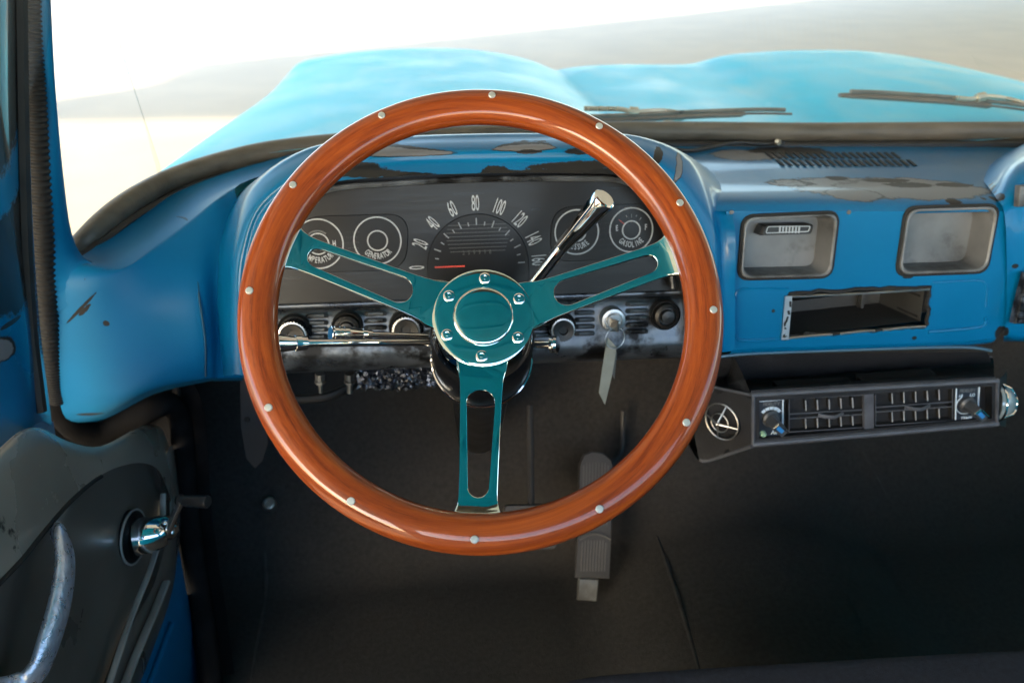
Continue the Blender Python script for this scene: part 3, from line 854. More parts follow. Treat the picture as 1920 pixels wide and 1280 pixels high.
# --- instrument face
mb = MB()
o = [CF.px(*p, -.0) for p in [(462, 600), (1304, 566), (1304, 520), (1270, 440), (1246, 376), (1190, 326), (900, 316), (740, 322), (596, 339), (496, 396), (464, 476)]]
mb.prism(CF, o, -.01, 0)
IP = mb.build('instrument_panel', M['gloss_black'], DB, smooth=False, label='black gauge face with silver printing')
def cpx(x, y): return CF.px(x, y)
S = .797/1493/0.93                # metres per photo pixel on the dial, roughly
S = (cpx(1000, 450)[0]-cpx(800, 450)[0])/200
# recessed stadium plates behind the gauge pairs
for pts in ([(556, 512), (762, 506), (768, 400), (560, 406)], [(1030, 492), (1240, 482), (1246, 380), (1034, 388)]):
    mb = MB()
    q = rrect([cpx(*p) for p in pts], .024, 8)
    mb.prism(CF, q, 0, .0012, .0008)
    for i in range(6):
        a = cpx((pts[0][0]+pts[1][0])/2-10, 428+10*i+(8 if pts[0][0] < 800 else -8)); b = cpx((pts[0][0]+pts[1][0])/2+14, 428+10*i+(8 if pts[0][0] < 800 else -8))
        mb.box(CF, a[0], b[0], a[1]-.0006, a[1]+.0006, .001, .0018)
    mb.build('gauge_plate', M['dial'], IP, angle=20)
def ringmesh(mb, u, v, r, wd, n=.0016, h=.0008):
    mb.curve_fill(CF, [circ(u, v, r+wd/2, 48), circ(u, v, r-wd/2, 48)], extrude=h/2, n=n)
def arc_text(mb, u, v, r, txt, a0, step, size, xs, inward=True, n=.0018):
    for i, ch in enumerate(txt):
        a = a0 + step*(i-(len(txt)-1)/2)
        ang = R(a)
        rot = ang + math.pi/2 if inward else ang - math.pi/2
        mb.text(CF.at(u+math.cos(ang)*r, v+math.sin(ang)*r, n, rot), ch, size, xs, bold=.0001)
def gauge(name, px, py, rpx, riz, txt, step, extra=None, label=None):
    u, v = cpx(px, py)
    mb = MB()
    mb.use(0); ringmesh(mb, u, v, rpx*S, 2.3*S); ringmesh(mb, u, v, riz*S, 2.2*S)
    arc_text(mb, u, v, (rpx*.675)*S, txt, -90, step*1.06, 15.5*S, .56)
    if extra: extra(mb, u, v)
    return mb.build(name, [M['line'], M['faint'], M['red'], M['dial']], IP, smooth=False, label=label)
def ticks(mb, u, v, r, ri, lst, wd=1.4):
    for a, L_ in lst:
        f = CF.at(u+math.cos(R(a))*r*S, v+math.sin(R(a))*r*S, 0, R(a-90))
        mb.box(f, -wd*S/2, wd*S/2, -L_*S, 0, .0016, .0022)
def ex_temp(mb, u, v):
    mb.text(CF.at(u+29*S, v-1*S, .0018), 'H', 16*S, .55, bold=.0002)
    mb.text(CF.at(u-29*S, v-1*S, .0018), 'C', 16*S, .55, bold=.0002)
    mb.use(1)
    mb.tube([CF.p(u+math.cos(R(a))*24*S, v+math.sin(R(a))*24*S, .0016) for a in range(50, 131, 10)], .0009, 6); mb.use(0)
def ex_gas(mb, u, v):
    mb.text(CF.at(u-28*S, v+4*S, .0018), 'E', 15*S, .6, bold=.0002)
    mb.text(CF.at(u+28*S, v+4*S, .0018), 'F', 15*S, .6, bold=.0002)
    mb.use(1); ticks(mb, u, v, 30, 0, [(50, 7), (70, 4), (90, 7), (110, 4)])
    mb.use(2); ticks(mb, u, v, 32, 0, [(140, 14)], .8); mb.use(0)
gauge('temperature_gauge', 597, 457, 45, 19, 'TEMPERATURE', 10.5, ex_temp, 'ringed dial lettered TEMPERATURE')
gauge('generator_gauge', 708, 451, 43, 18, 'GENERATOR', 10.5, None, 'ringed dial lettered GENERATOR')
gauge('pressure_gauge', 1081, 435, 41.5, 17, 'PRESSURE', 11.5, None, 'ringed dial lettered PRESSURE behind the shift lever')
gauge('fuel_gauge', 1183, 431, 41.5, 17, 'GASOLINE', 12, ex_gas, 'ringed dial lettered GASOLINE with E and F')
# speedometer
su, sv = cpx(897, 497)
mb = MB()
dome = [(su+math.cos(R(a))*96*S, sv+math.sin(R(a))*96*S) for a in range(0, 181, 6)] + [(su-96*S, sv-40*S), (su+96*S, sv-40*S)]
mb.prism(CF, dome, 0, .0012, .0008)
SPD = mb.build('speedometer_dial', M['dial'], IP, angle=20)
mb = MB()
for i, t in enumerate(['0', '20', '40', '60', '80', '100', '120', '140', '160']):
    a = 180 - 22.3*i + (1.5 if i == 8 else 0)
    mb.text(CF.at(su+math.cos(R(a))*114*S, sv+math.sin(R(a))*114*S, .001, R(a-90)), t, 41*S, .36, bold=.00003)
mb.build('speed_numerals', M['num'], IP, smooth=False)
mb = MB()
ticks(mb, su, sv, 88, 0, [(180-22.3*i, 13) for i in range(1, 9)], 2.0)
ticks(mb, su, sv, 82, 0, [(180-22.3*(i+.5), 7) for i in range(8)], 1.8)
mb.build('speed_marks', pm('tick_grey', (.2, .22, .24), .5), IP, smooth=False)
mb = MB()
f = CF.at(su, sv)
mb.box(f, -82*S, -26*S, -1.6*S, 1.0*S, .0022, .003)
mb.build('speed_needle', M['red'], IP, smooth=False)
mb = MB()
mb.use(1)
u, v = cpx(894, 473)
for i, ch in enumerate('259998'):
    mb.text(CF.at(u+(i-2.5)*10*S, v, .0016), ch, 11*S, .8)
for k in range(8): mb.box(CF, su-60*S+abs(k-4)*2*S, su+60*S-abs(k-4)*2*S, sv+(26+7*k)*S, sv+(27.2+7*k)*S, .0012, .0016)
mb.build('odometer', [M['faint'], pm('odo_print', (.045, .05, .05), .5)], IP, smooth=False)

# --- switch panel below the gauges: ribbed, worn chrome
mb = MB()
sx = [470, 640, 800, 960, 1120, 1292]
def srow(yl, yr, y): return [W(x, yl+(yr-yl)*(x-470)/(1292-470), y) for x in sx]
mb.loft([srow(576, 546, .80), srow(582, 552, .785), srow(592, 561, .772), srow(640, 612, .762), srow(658, 634, .757), srow(675, 650, .755), srow(690, 662, .760), srow(699, 668, .775), srow(702, 670, .83)], 3, 4)
SPN = mb.build('switch_panel', M['worn_chrome'], DB, angle=60, label='ribbed switch panel with chrome worn through to black')
mb = MB()
mb.tube(crom(srow(577, 547, .782), 4), .0024, 8)
for k in range(5):
    yl, yr = 597+13*k, 566+13*k
    yy = .770-.0025*k
    for a, b in ((576, 612), (686, 722), (800, 842), (1000, 1030), (1080, 1112), (1176, 1212)):
        f_ = lambda x: yl+(yr-yl)*(x-470)/(1292-470)
        mb.tube([W(a, f_(a), yy), W(a+5, f_(a+5), yy-.003), W(b-5, f_(b-5), yy-.003), W(b, f_(b), yy)], .0026, 8)
mb.build('panel_rib', M['worn_chrome'], SPN)
KF = lambda px, py, y=.762: Frame(W(px, py, y), (1, 0, 0), (0, math.sin(R(10)), math.cos(R(10))))
for px, py, r, kind in ((552, 622, 34, 's'), (651, 612, 30, 'b'), (762, 613, 34, 's'), (1052, 612, 30, 's'), (1247, 590, 31, 'l')):
    f = KF(px, py); q = r*.8/1493*1.02
    mb = MB()
    mb.use(0); mb.lathe(f, [(q, -.006), (q, .002), (q*.94, .004), (q*.86, .003), (q*.84, -.002)], 36)
    mb.use(1)
    if kind == 's': mb.lathe(f, [(q*.78, -.002), (q*.78, .014)], 56, 1, q*.06); mb.lathe(f, [(q*.7, .012), (q*.66, .018), (q*.3, .017), (q*.25, .013), (.0005, .013)], 30)
    else: mb.lathe(f, [(q*.8, -.002), (q*.78, .008), (q*.6, .010), (q*.55, .006), (q*.45, .006), (q*.4, .012), (q*.1, .013)], 36)
    if kind == 's':
        mb.use(2); mb.lathe(f, [(q*.8, .0125), (q*.8, .0145), (q*.7, .0148)], 56, 1, q*.07, False, False)
    mb.build('switch_knob', [M['band'], M['black'], M['satin']], SPN, angle=30)
f = KF(1147, 597); q = .0135
mb = MB()
mb.lathe(f, [(q*1.0, -.004), (q, .006), (q*.92, .009), (q*.72, .0095), (q*.68, .007), (q*.55, .007), (q*.5, .010), (q*.1, .010)], 36)
mb.build('ignition_lock', M['satin'], SPN, angle=30)
# toggles and foil hanging under the panel
for px in (600, 655):
    mb = MB()
    mb.tube([W(px, 700, .80), W(px, 712, .80)], .0055, 10)
    mb.tube([W(px, 712, .80), W(px+1, 736, .80)], [.0028, .0036] if px > 620 else [.0032, .002], 10)
    mb.tube([W(px, 714, .80), W(px, 718, .80)], .006, 6)
    mb.build('toggle_switch', M['satin'], DB)
mb = MB()
gx, gy = 60, 16
rows = []
for j in range(gy):
    rows.append([W(672+150*i/(gx-1), 692+(40-12*abs(i/(gx-1)-.5))*j/(gy-1)-4*i/(gx-1), .84) + rvec(.0032) for i in range(gx)])
mb.grid(rows)
mb.build('foil_insulation', M['foil'], DB, smooth=False, solid=.0006, label='crumpled silver foil insulation hanging under the panel')
mb = MB()
mb.tube(crom([W(520, 742, .86), W(560, 748, .86), W(610, 744, .86), W(650, 728, .87), W(670, 712, .88)], 8), .006, 10)
mb.build('harness', M['rubber'], DB)
# thin trim along the bottom edge
mb = MB()
mb.tube(crom([W(1335, 670, .765), W(1400, 663, .762), W(1550, 657, .76), W(1740, 651, .757), W(1820, 651, .757), W(1858, 657, .757)], 8), .0026, 8, .8)
mb.build('lower_trim', pm('trim_blue_grey', (.06, .12, .16), .35, .4), DB)
# lower black closing panel above the air conditioner
mb = MB()
mb.loft([[W(1290, 676, .79), W(1500, 664, .785), W(1850, 660, .78)], [W(1290, 720, .80), W(1500, 705, .80), W(1860, 680, .80)]], 4, 3)
mb.build('closing_panel', M['acplastic'], DB)

# black wire on the dash top
mb = MB()
P = [W(1240, 275, 1.06), W(1285, 283, 1.03), W(1330, 277, 1.05), W(1380, 268, 1.07), W(1430, 271, 1.07), W(1470, 268, 1.085)]
mb.tube(crom(P, 8), .0028, 8)
wi = tag(mb.build('cable', M['rubber']), 'thin black cable lying on the dash top beside the gauge hood', 'cable')
mb = MB()
mb.tube([W(1456, 266, 1.07), W(1462, 268, 1.065)], .004, 8)
mb.build('cable_clip', M['bright'], wi)

# ================================================================== STEERING WHEEL
WC = V((.0372, .5617, 1.2687)); EL, AZ, RO = R(42.1), R(-2.44), R(4.0)
wn_ = V((math.sin(AZ)*math.cos(EL), -math.cos(AZ)*math.cos(EL), math.sin(EL)))
wx = V((math.cos(AZ), math.sin(AZ), 0)); wy = wn_.cross(wx)
WC = WC - wn_*.0115
WF0 = Frame(WC, wx, wy)            # n points to the driver
WF = Frame(WC, wx*math.cos(RO) - wy*math.sin(RO), wy*math.cos(RO) + wx*math.sin(RO))
SW = thing('steering_wheel', 'wood rimmed three spoke steering wheel with riveted rim and polished spokes', 'steering wheel', tuple(WC))
RC, TR, RP = .1750, .0144, .1790
nt_, ns_ = 160, 28
me = bpy.data.meshes.new('rim')
vs, gr = [], []
for i in range(nt_):
    th = 2*math.pi*i/nt_
    for j in range(ns_):
        a = 2*math.pi*j/ns_
        rr = TR*(1 + .06*math.cos(2*a))
        if abs(a-math.pi*.62) < .35: rr *= 1.0 - .035*math.cos((a-math.pi*.62)/.35*math.pi/2)
        p, q = math.cos(a)*rr, math.sin(a)*rr*.92
        vs.append(tuple(WF.p(math.cos(th)*(RC+p), math.sin(th)*(RC+p), q)))
        gr += [p*230+math.cos(th)*2.2, q*230+math.sin(th)*2.2, math.cos(th*2)*1.3+p*90]
fs = [[i*ns_+j, ((i+1) % nt_)*ns_+j, ((i+1) % nt_)*ns_+(j+1) % ns_, i*ns_+(j+1) % ns_] for i in range(nt_) for j in range(ns_)]
me.from_pydata(vs, [], fs)
at = me.attributes.new('grain', 'FLOAT_VECTOR', 'POINT'); at.data.foreach_set('vector', gr)
me.polygons.foreach_set('use_smooth', [True]*len(me.polygons))
bm = bmesh.new(); bm.from_mesh(me); bmesh.ops.recalc_face_normals(bm, faces=bm.faces); bm.to_mesh(me); bm.free()
me.materials.append(M['wood'])
rim = bpy.data.objects.new('rim', me); COL.objects.link(rim); rim.parent = SW; rim.matrix_parent_inverse = MW[SW.name].inverted()
MW['rim'] = Matrix()
for i in range(12):
    th = math.pi/2 - i*math.pi/6
    mb = MB()
    f = WF.at(math.cos(th)*RP, math.sin(th)*RP, .92*math.sqrt(TR**2-(RP-RC)**2)*.985)
    mb.lathe(f, [(.0029, -.004), (.0029, .0006), (.0024, .0011), (.0006, .0012)], 18)
    mb.build('rivet', M['rivet'], rim, angle=40)
DISH = -.0355
# spokes: slotted polished plates from the hub up to the rim
def spoke(ang):
    f0 = WF.at(0, 0, 0, ang)       # u along the spoke
    outl = [(.030, .0215), (.042, .0205), (.052, .0180), (.068, .0168), (.10, .0158), (.135, .0148), (.148, .0148), (.156, .0160), (.1605, .0185), (.1650, .0225)]
    top = crom([V((a, b, 0)) for a, b in outl], 4)
    lp = [(p.x, p.y) for p in top] + [(p.x, -p.y) for p in reversed(top)]
    s0, s1, w0, w1 = .073, .140, .0112, .0078
    slot = []
    for k in range(13):
        a = math.pi/2 + math.pi*k/12
        slot.append((s0+math.cos(a)*w0, math.sin(a)*w0))
    for k in range(13):
        a = -math.pi/2 + math.pi*k/12
        slot.append((s1+math.cos(a)*w1, math.sin(a)*w1))
    mb = MB()
    mb.curve_fill(Frame((0, 0, 0), (1, 0, 0), (0, 1, 0)), [lp, slot], extrude=.0013, bevel=.0008)
    # cut across so the plate can follow the dish
    me = bpy.data.meshes.new('t'); me.from_pydata([tuple(v) for v in mb.v], [], mb.f)
    bm = bmesh.new(); bm.from_mesh(me)
    for x in (.05, .06, .145, .150, .155, .158, .161):
        bmesh.ops.bisect_plane(bm, geom=bm.verts[:]+bm.edges[:]+bm.faces[:], plane_co=(x, 0, 0), plane_no=(1, 0, 0))
    def dish(x):
        if x < .045: return DISH
        t = (x-.045)/(.152-.045)
        z = DISH + (-.0095-DISH)*min(1, t)
        if x > .152: z += (x-.152)*.55
        return z
    vv = [f0.p(v.co.x, v.co.y, v.co.z + dish(v.co.x)) for v in bm.verts]
    bm.verts.index_update()
    ff = [[v.index for v in fc.verts] for fc in bm.faces]
    bm.free(); bpy.data.meshes.remove(me)
    m2 = MB(); m2.add(vv, ff)
    m2.build('spoke', M['spoke'], SW, angle=25)
for a in (R(164.5), R(18.5), R(270.5)): spoke(a)
hub = MB()
hf_ = WF.at(0, 0, DISH)
hub.lathe(hf_, [(.0413, -.003), (.0422, .0018), (.0416, .0034), (.0400, .0041), (.035, .0045), (.030, .0048), (.0253, .0050)], 64, cap1=True)
HB = hub.build('hub_plate', M['spoke'], SW, angle=25)
mb = MB()
mb.lathe(hf_, [(.0250, .003), (.0248, .0064), (.0240, .0073), (.0228, .0078), (.018, .0085), (.012, .0090), (.006, .0093), (.0005, .0094)], 64)
mb.build('horn_button', M['spoke'], HB, angle=35)
for k in range(6):
    a = R(90 + 60*k)
    f = hf_.at(math.cos(a)*.0335, math.sin(a)*.0335, .004)
    mb = MB()
    mb.lathe(f, [(.0050, -.001), (.0050, .0008), (.0046, .0016), (.0036, .0021), (.0024, .0022), (.0022, .0002), (.0012, .0002), (.0011, .0010), (.0003, .0012)], 24)
    mb.build('hub_bolt', M['chrome'], HB, angle=30)
mb = MB()
mb.lathe(hf_, [(.038, -.002), (.0405, -.006), (.0405, -.010), (.036, -.012), (.040, -.020), (.0435, -.034), (.0445, -.045)], 56, cap0=False)
mb.build('hub_boss', M['chrome'], SW, angle=30)

# steering column
SCO = thing('steering_column', 'dark steering column with thin bright collar ring under the wheel hub', 'steering column', tuple(WF.p(0, 0, -.3)))
mb = MB()
cfm = WF.at(0, 0, DISH)
mb.lathe(cfm, [(.040, -.046), (.047, -.058), (.048, -.12), (.048, -.135)], 48)
mb.build('column_head', M['worn_chrome'] if False else M['gloss_black'], SCO, angle=40)
mb = MB()
mb.lathe(cfm, [(.034, -.13), (.034, -.62)], 40)
mb.build('column_tube', M['black'], SCO)
mb = MB()
mb.closed_tube([cfm.p(math.cos(x)*.0495, math.sin(x)*.0495, -.136) for x in [2*math.pi*i/64 for i in range(64)]], .0016, 8)
mb.build('collar_ring', M['chrome'], SCO)
mb = MB()
f = Frame(W(885, 490, .74), (1, 0, 0), (0, .3, 1))
mb.lathe(Frame(cfm.p(0, .022, -.11), wx, wy), [(.040, -.02), (.040, .0), (.036, .006), (.02, .007)], 40)
mb.build('shift_bowl', M['dial'], SCO, angle=40)
# levers
def lever(name, pts, rads, mat, label, cat, knob=None):
    t = thing(name, label, cat, tuple(pts[0]))
    mb = MB(); mb.tube(pts, rads, 16); mb.build('rod', mat, t, angle=50)
    if knob:
        mb = MB(); mb.tube(knob[0], knob[1], 24); mb.build('knob', M['chrome'], t, angle=25)
    return t
A, B_ = W(806, 641, .685), W(572, 643, .632)
d = (B_-A).normalized()
lever('turn_signal_lever', [A, B_], [.0036, .0036], M['chrome'], 'longer lower chrome column stalk reaching behind the wheel rim', 'lever',
      ([B_-d*.001, B_+d*.004, B_+d*.0042, B_+d*.009, B_+d*.0092, B_+d*.036, B_+d*.0362, B_+d*.040, B_+d*.046, B_+d*.047], [.0062, .0064, .0070, .0070, .0062, .0098, .0090, .0098, .0098, .0085]))
A, B_ = W(801, 630, .70), W(694, 627, .676)
d = (B_-A).normalized()
lever('tilt_lever', [A, B_], [.0030, .0030], M['chrome'], 'shorter upper chrome column stalk with ringed cylindrical knob', 'lever',
      ([B_-d*.001, B_+d*.004, B_+d*.0042, B_+d*.008, B_+d*.0082, B_+d*.022, B_+d*.0222, B_+d*.0265, B_+d*.0267, B_+d*.0285, B_+d*.0287, B_+d*.031, B_+d*.0312, B_+d*.033, B_+d*.0332, B_+d*.036, B_+d*.0362, B_+d*.0385, B_+d*.039],
       [.0046, .0048, .0054, .0054, .0048, .0066, .0070, .0070, .0063, .0063, .0070, .0070, .0063, .0063, .0070, .0070, .0064, .0070, .0060]))
A, B_, C_ = W(985, 552, .715), W(1058, 458, .70), W(1132, 374, .675)
d = (C_-B_).normalized()
gl_ = lever('gear_lever', [A, B_], [.0062, .0062], M['chrome'], 'chrome gear lever with flared handle slanting up in front of the gauges', 'gear lever',
      ([B_-d*.004, B_-d*.003, B_+d*.004, B_.lerp(C_, .5), B_.lerp(C_, .85), C_-d*.001, C_+d*.0012, C_+d*.0022], [.0064, .0070, .0072, .0092, .0106, .0112, .0106, .009]))
A, B_ = W(1000, 645, .70), W(1046, 645, .69)
d = (B_-A).normalized()
lever('flasher_knob', [A, B_-d*.006], [.0042, .0042], M['chrome'], 'short chrome push knob on the right of the steering column', 'knob',
      ([B_-d*.0075, B_-d*.007, B_-d*.0045, B_-d*.0043, B_-d*.003, B_-d*.0028, B_], [.006, .0088, .0088, .007, .007, .0088, .008]))

# ignition key, ring and paper tag
IK = thing('ignition_key', 'ignition key in the lock with a wire ring and hanging grey paper tag', 'key', tuple(W(1150, 600, .745)))
mb = MB()
f = Frame(W(1151, 606, .745), (.25, -.95, .1), (0, .1, 1))
mb.prism(f, rrect([(-.012, -.006), (.010, -.007), (.012, .006), (-.012, .004)], .003), -.0009, .0009)
mb.build('key_blade', M['satin'], IK)
mb = MB()
f = Frame(W(1153, 634, .738), (.9, .3, 0), (0, .2, 1))
mb.closed_tube([f.p(math.cos(x)*.0115, math.sin(x)*.0115, 0) for x in [2*math.pi*i/40 for i in range(40)]], .0007, 8)
mb.build('key_ring', M['satin'], IK)
mb = MB()
f = Frame(W(1139, 695, .735), (1, .25, 0), (0, .1, 1))
mb.prism(f, [f.px(*p) for p in [(1139, 632), (1156, 651), (1148, 700), (1134, 758), (1123, 736), (1129, 690)]], -.0005, .0005)
mb.build('paper_tag', M['tag'], IK, smooth=False)
mb = MB()
f = Frame(W(1147, 700, .742), (1, .25, 0), (0, .1, 1))
mb.prism(f, [f.px(*p) for p in [(1150, 655), (1157, 660), (1152, 710), (1147, 700)]], -.0005, .0005)
mb.build('tag_string', pm('tag_back', (.1, .1, .09), .8), IK, smooth=False)

# ================================================================== AIR CONDITIONER
AC = thing('air_conditioner', 'black under dash air conditioner with louvred vents and two blue pointer knobs', 'air conditioner', tuple(W(1640, 810, .76)))
AF_ = Frame(W(1640, 775, .72), (1, 0, 0), (0, .06, 1))
ax = lambda x, y, n=0: AF_.px(x, y, n)
mb = MB()
ft = [(1408, 738), (1640, 724), (1872, 711)]
bt = [(1340, 712), (1600, 693), (1862, 671)]
fb = [(1410, 836), (1640, 816), (1870, 797)]
# shell: top slope, front frame with a hole, underside
mb.loft([[W(x, y, .86) for x, y in bt], [W(x, y, .80)+V((0, 0, -.004)) for x, y in [(1350, 722), (1610, 703), (1866, 682)]], [AF_.hit(x, y)+V((0, .008, .001)) for x, y in ft], [AF_.hit(x, y) for x, y in ft]], 6, 3)
hole = [ax(*p) for p in [(1424, 822), (1860, 784), (1860, 724), (1424, 752)]]
mb.curve_fill(AF_, [[ax(*p) for p in [(1410, 836), (1870, 797), (1872, 711), (1408, 738)]], hole], extrude=.0015, n=-.0015)
mb.rings([[AF_.p(*p, 0) for p in hole], [AF_.p(*p, -.012) for p in hole]], False, True)
mb.loft([[AF_.hit(x, y) for x, y in fb], [AF_.hit(x, y)+V((0, .015, -.004)) for x, y in fb], [AF_.hit(x, y)+V((0, .16, .0)) for x, y in fb]], 4, 3)
AS = mb.build('shell', M['acplastic'], AC, angle=25)
mb = MB()   # paler moulded edges of the bezel
for a, b, r in (((1408, 740), (1872, 713), .0030), ((1410, 832), (1870, 793), .0042), ((1412, 742), (1412, 834), .0028), ((1870, 715), (1868, 795), .0026)):
    A = AF_.hit(*a); B_ = AF_.hit(*b)
    mb.tube([A, B_], r, 8, .8)
mb.build('bezel_edge', M['edge'], AC)
mb = MB()
mb.tube(crom([W(1345, 708, .85)+V((0, 0, .0)), W(1600, 690, .85), W(1860, 669, .85)], 6), .0012, 6)
mb.build('top_seam', M['edge'], AC)
# left wing turning back, with its round vent
WA, WB = AF_.hit(1408, 740), AF_.hit(1410, 836)
WL0, WL1 = W(1296, 712, .785), W(1312, 866, .775)
mb = MB()
mb.loft([[WA, W(1350, 728, .755), WL0], [WA.lerp(WB, .5), W(1352, 790, .752), W(1300, 800, .785)], [WB, W(1362, 850, .75), WL1]], 5, 5)
mb.loft([[WB, W(1362, 850, .75), WL1], [WB+V((0, .03, -.005)), W(1362, 850, .78)+V((0, 0, -.005)), WL1+V((0, .03, -.004))], [WB+V((0, .14, 0)), W(1362, 850, .88), WL1+V((0, .14, 0))]], 4, 2)
mb.loft([[WA, W(1350, 728, .755), WL0], [WA+V((0, .05, .015)), W(1350, 728, .80)+V((0, 0, .012)), WL0+V((0, .05, .015))], [WA+V((0, .14, .02)), W(1350, 728, .9)+V((0, 0, .03)), WL0+V((0, .12, .02))]], 4, 2)
mb.build('side_wing', M['acplastic'], AC, angle=25)
mb = MB()
mb.tube(crom([WL1+V((.0, 0, .004)), W(1322, 864, .77), W(1345, 858, .76), WB], 6), .0022, 8)
mb.build('wing_edge', M['edge'], AC)
mb = MB()
mb.tube([WA, W(1350, 728, .754), WL0], .0018, 8)
mb.build('wing_edge', M['edge'], AC)
def ball_vent(fr, r, mb_mats):
    mb = MB()
    mb.use(1); mb.lathe(fr, [(r*.98, -.012), (r*.98, 0), (r*.9, -.004), (r*.3, -.012)], 40)
    o = mb.build('round_vent', [M['black'], M['dark']], AC, angle=40)
    mb = MB()
    cir = lambda k, n: [fr.p(math.cos(x)*r*k, math.sin(x)*r*k, n) for x in [2*math.pi*i/48 for i in range(48)]]
    mb.closed_tube(cir(.97, .002), r*.045, 8); mb.closed_tube(cir(.5, .006), r*.035, 8)
    for a in (72, 170, 255, -10):
        mb.tube([fr.p(0, 0, .011), fr.p(math.cos(R(a))*r*.5, math.sin(R(a))*r*.5, .006), fr.p(math.cos(R(a))*r*.97, math.sin(R(a))*r*.97, .002)], [r*.07, r*.05, r*.035], 8)
    mb.lathe(fr.at(0, 0, .009), [(r*.12, 0), (r*.1, .004), (r*.03, .005)], 12)
    mb.build('vent_grille', mb_mats, o)
c0 = W(1355, 789, .748)
fw_ = Frame(c0, (WA-WL0).normalized(), (0, .06, 1))
ball_vent(fw_, .0226, M['satin'])
fr_ = Frame(W(1868, 753, .735), V((.42, .9, .0)), (0, .06, 1))
mb = MB()
mb.loft([[AF_.hit(1871, 713), W(1885, 700, .76), W(1888, 690, .82)], [AF_.hit(1869, 795), W(1882, 800, .76), W(1886, 800, .82)]], 4, 3)
mb.build('side_wing', M['dark'], AC)
mb = MB()
rr_ = .0225
cV = W(1869, 753, .742)
fv = Frame(cV, (.22, .97, 0), (0, .05, 1))
mb.lathe(fv, [(rr_, -.004), (rr_*1.0, .002), (rr_*.93, .007), (rr_*.75, .013), (rr_*.5, .017), (rr_*.2, .019), (.001, .0195)], 40)
o = mb.build('round_vent', pm('clear_grey_vent', (.3, .36, .38), .15, .3, coat=1), AC, angle=60)
mb = MB()
mb.closed_tube([fv.p(math.cos(x)*rr_, math.sin(x)*rr_, .001) for x in [2*math.pi*i/48 for i in range(48)]], .0014, 8)
mb.closed_tube([fv.p(math.cos(x)*rr_*.5, math.sin(x)*rr_*.5, .0172) for x in [2*math.pi*i/48 for i in range(48)]], .001, 8)
for a in (80, 200, 320):
    mb.tube([fv.p(math.cos(R(a))*rr_*k, math.sin(R(a))*rr_*k, h) for k, h in ((.0, .020), (.5, .0175), (.78, .0125), (1, .001))], .0014, 8)
mb.build('vent_grille', M['chrome'], o)
# control plates and pointer knobs
def plate(pts, kx, ky, words, lamp):
    mb = MB()
    q = [ax(*p, -.004) for p in pts]
    mb.use(0); mb.prism(AF_, q, -.012, -.004)
    mb.use(1)
    mb.closed_tube([AF_.p(*a, -.0038) for i in range(4) for a in [((q[i][0]*(1-k/6)+q[(i+1) % 4][0]*k/6), (q[i][1]*(1-k/6)+q[(i+1) % 4][1]*k/6)) for k in range(6)]], .0010, 6)
    ku, kv = ax(kx, ky, -.004)
    for wtxt, px, py, sz, mi in words:
        u, v = ax(px, py, -.004)
        mb.use(mi); mb.text(AF_.at(u, v, -.0036), wtxt, sz, .85, bold=.0001)
    mb.use(1)
    if lamp:
        for k in range(5):
            a = R(45 + 22.5*k)
            mb.curve_fill(AF_.at(ku, kv, -.0036), [[(math.cos(a+x)*rr2, math.sin(a+x)*rr2) for x, rr2 in ((-.17, .0108), (.17, .0108), (.17, .0145), (-.17, .0145))]], extrude=.0002)
    else:
        mb.tube([AF_.p(ku+math.cos(R(a))*.0125, kv+math.sin(R(a))*.0125, -.0036) for a in range(130, 291, 10)], .0006, 6)
    o = mb.build('control_plate', [M['plate'], M['acline'], M['faint'], M['green']], AC, smooth=False)
    if lamp:
        mb = MB(); u, v = ax(1430, 812, -.004)
        mb.lathe(AF_.at(u, v, -.004), [(.0036, 0), (.0034, .003), (.002, .005), (.0005, .0054)], 14)
        mb.build('pilot_lamp', M['green'], o)
    mb = MB()
    kf = AF_.at(ku, kv, -.004)
    mb.lathe(kf, [(.0098, 0), (.0098, .004), (.0075, .006), (.006, .014)], 28)
    k2 = AF_.at(ku, kv, .008, R(-42))
    mb.prism(k2, rrect([(-.007, -.0052), (.011, -.0052), (.011, .0052), (-.007, .0052)], .002), -.004, .014, .0012)
    kn = mb.build('pointer_knob', M['knobgrey'], o, angle=30)
    mb = MB()
    mb.box(k2, -.004, .0055, -.0022, .0022, .0125, .0146)
    mb.build('blue_insert', M['knobblue'], kn, smooth=False)
    mb = MB()
    mb.tube([k2.p(-.0055, .0040, .0142), k2.p(.010, .0040, .0142)], .0010, 6); mb.tube([k2.p(-.0055, .0040, .0142), k2.p(-.006, -.003, .0142)], .0010, 6)
    mb.build('bright_edge', M['chrome'], kn)
plate([(1422, 822), (1467, 818), (1468, 748), (1422, 752)], 1444, 783, [('FIDELITY', 1446, 757, .0058, 2), ('AIR', 1453, 810, .0072, 1)], True)
plate([(1791, 794), (1832, 789), (1836, 722), (1793, 727)], 1812, 757, [('FIDELITY', 1814, 732, .0058, 2), ('HI', 1801, 742, .0056, 1), ('LO', 1823, 740, .0056, 1), ('TEMP', 1811, 784, .0068, 1)], False)
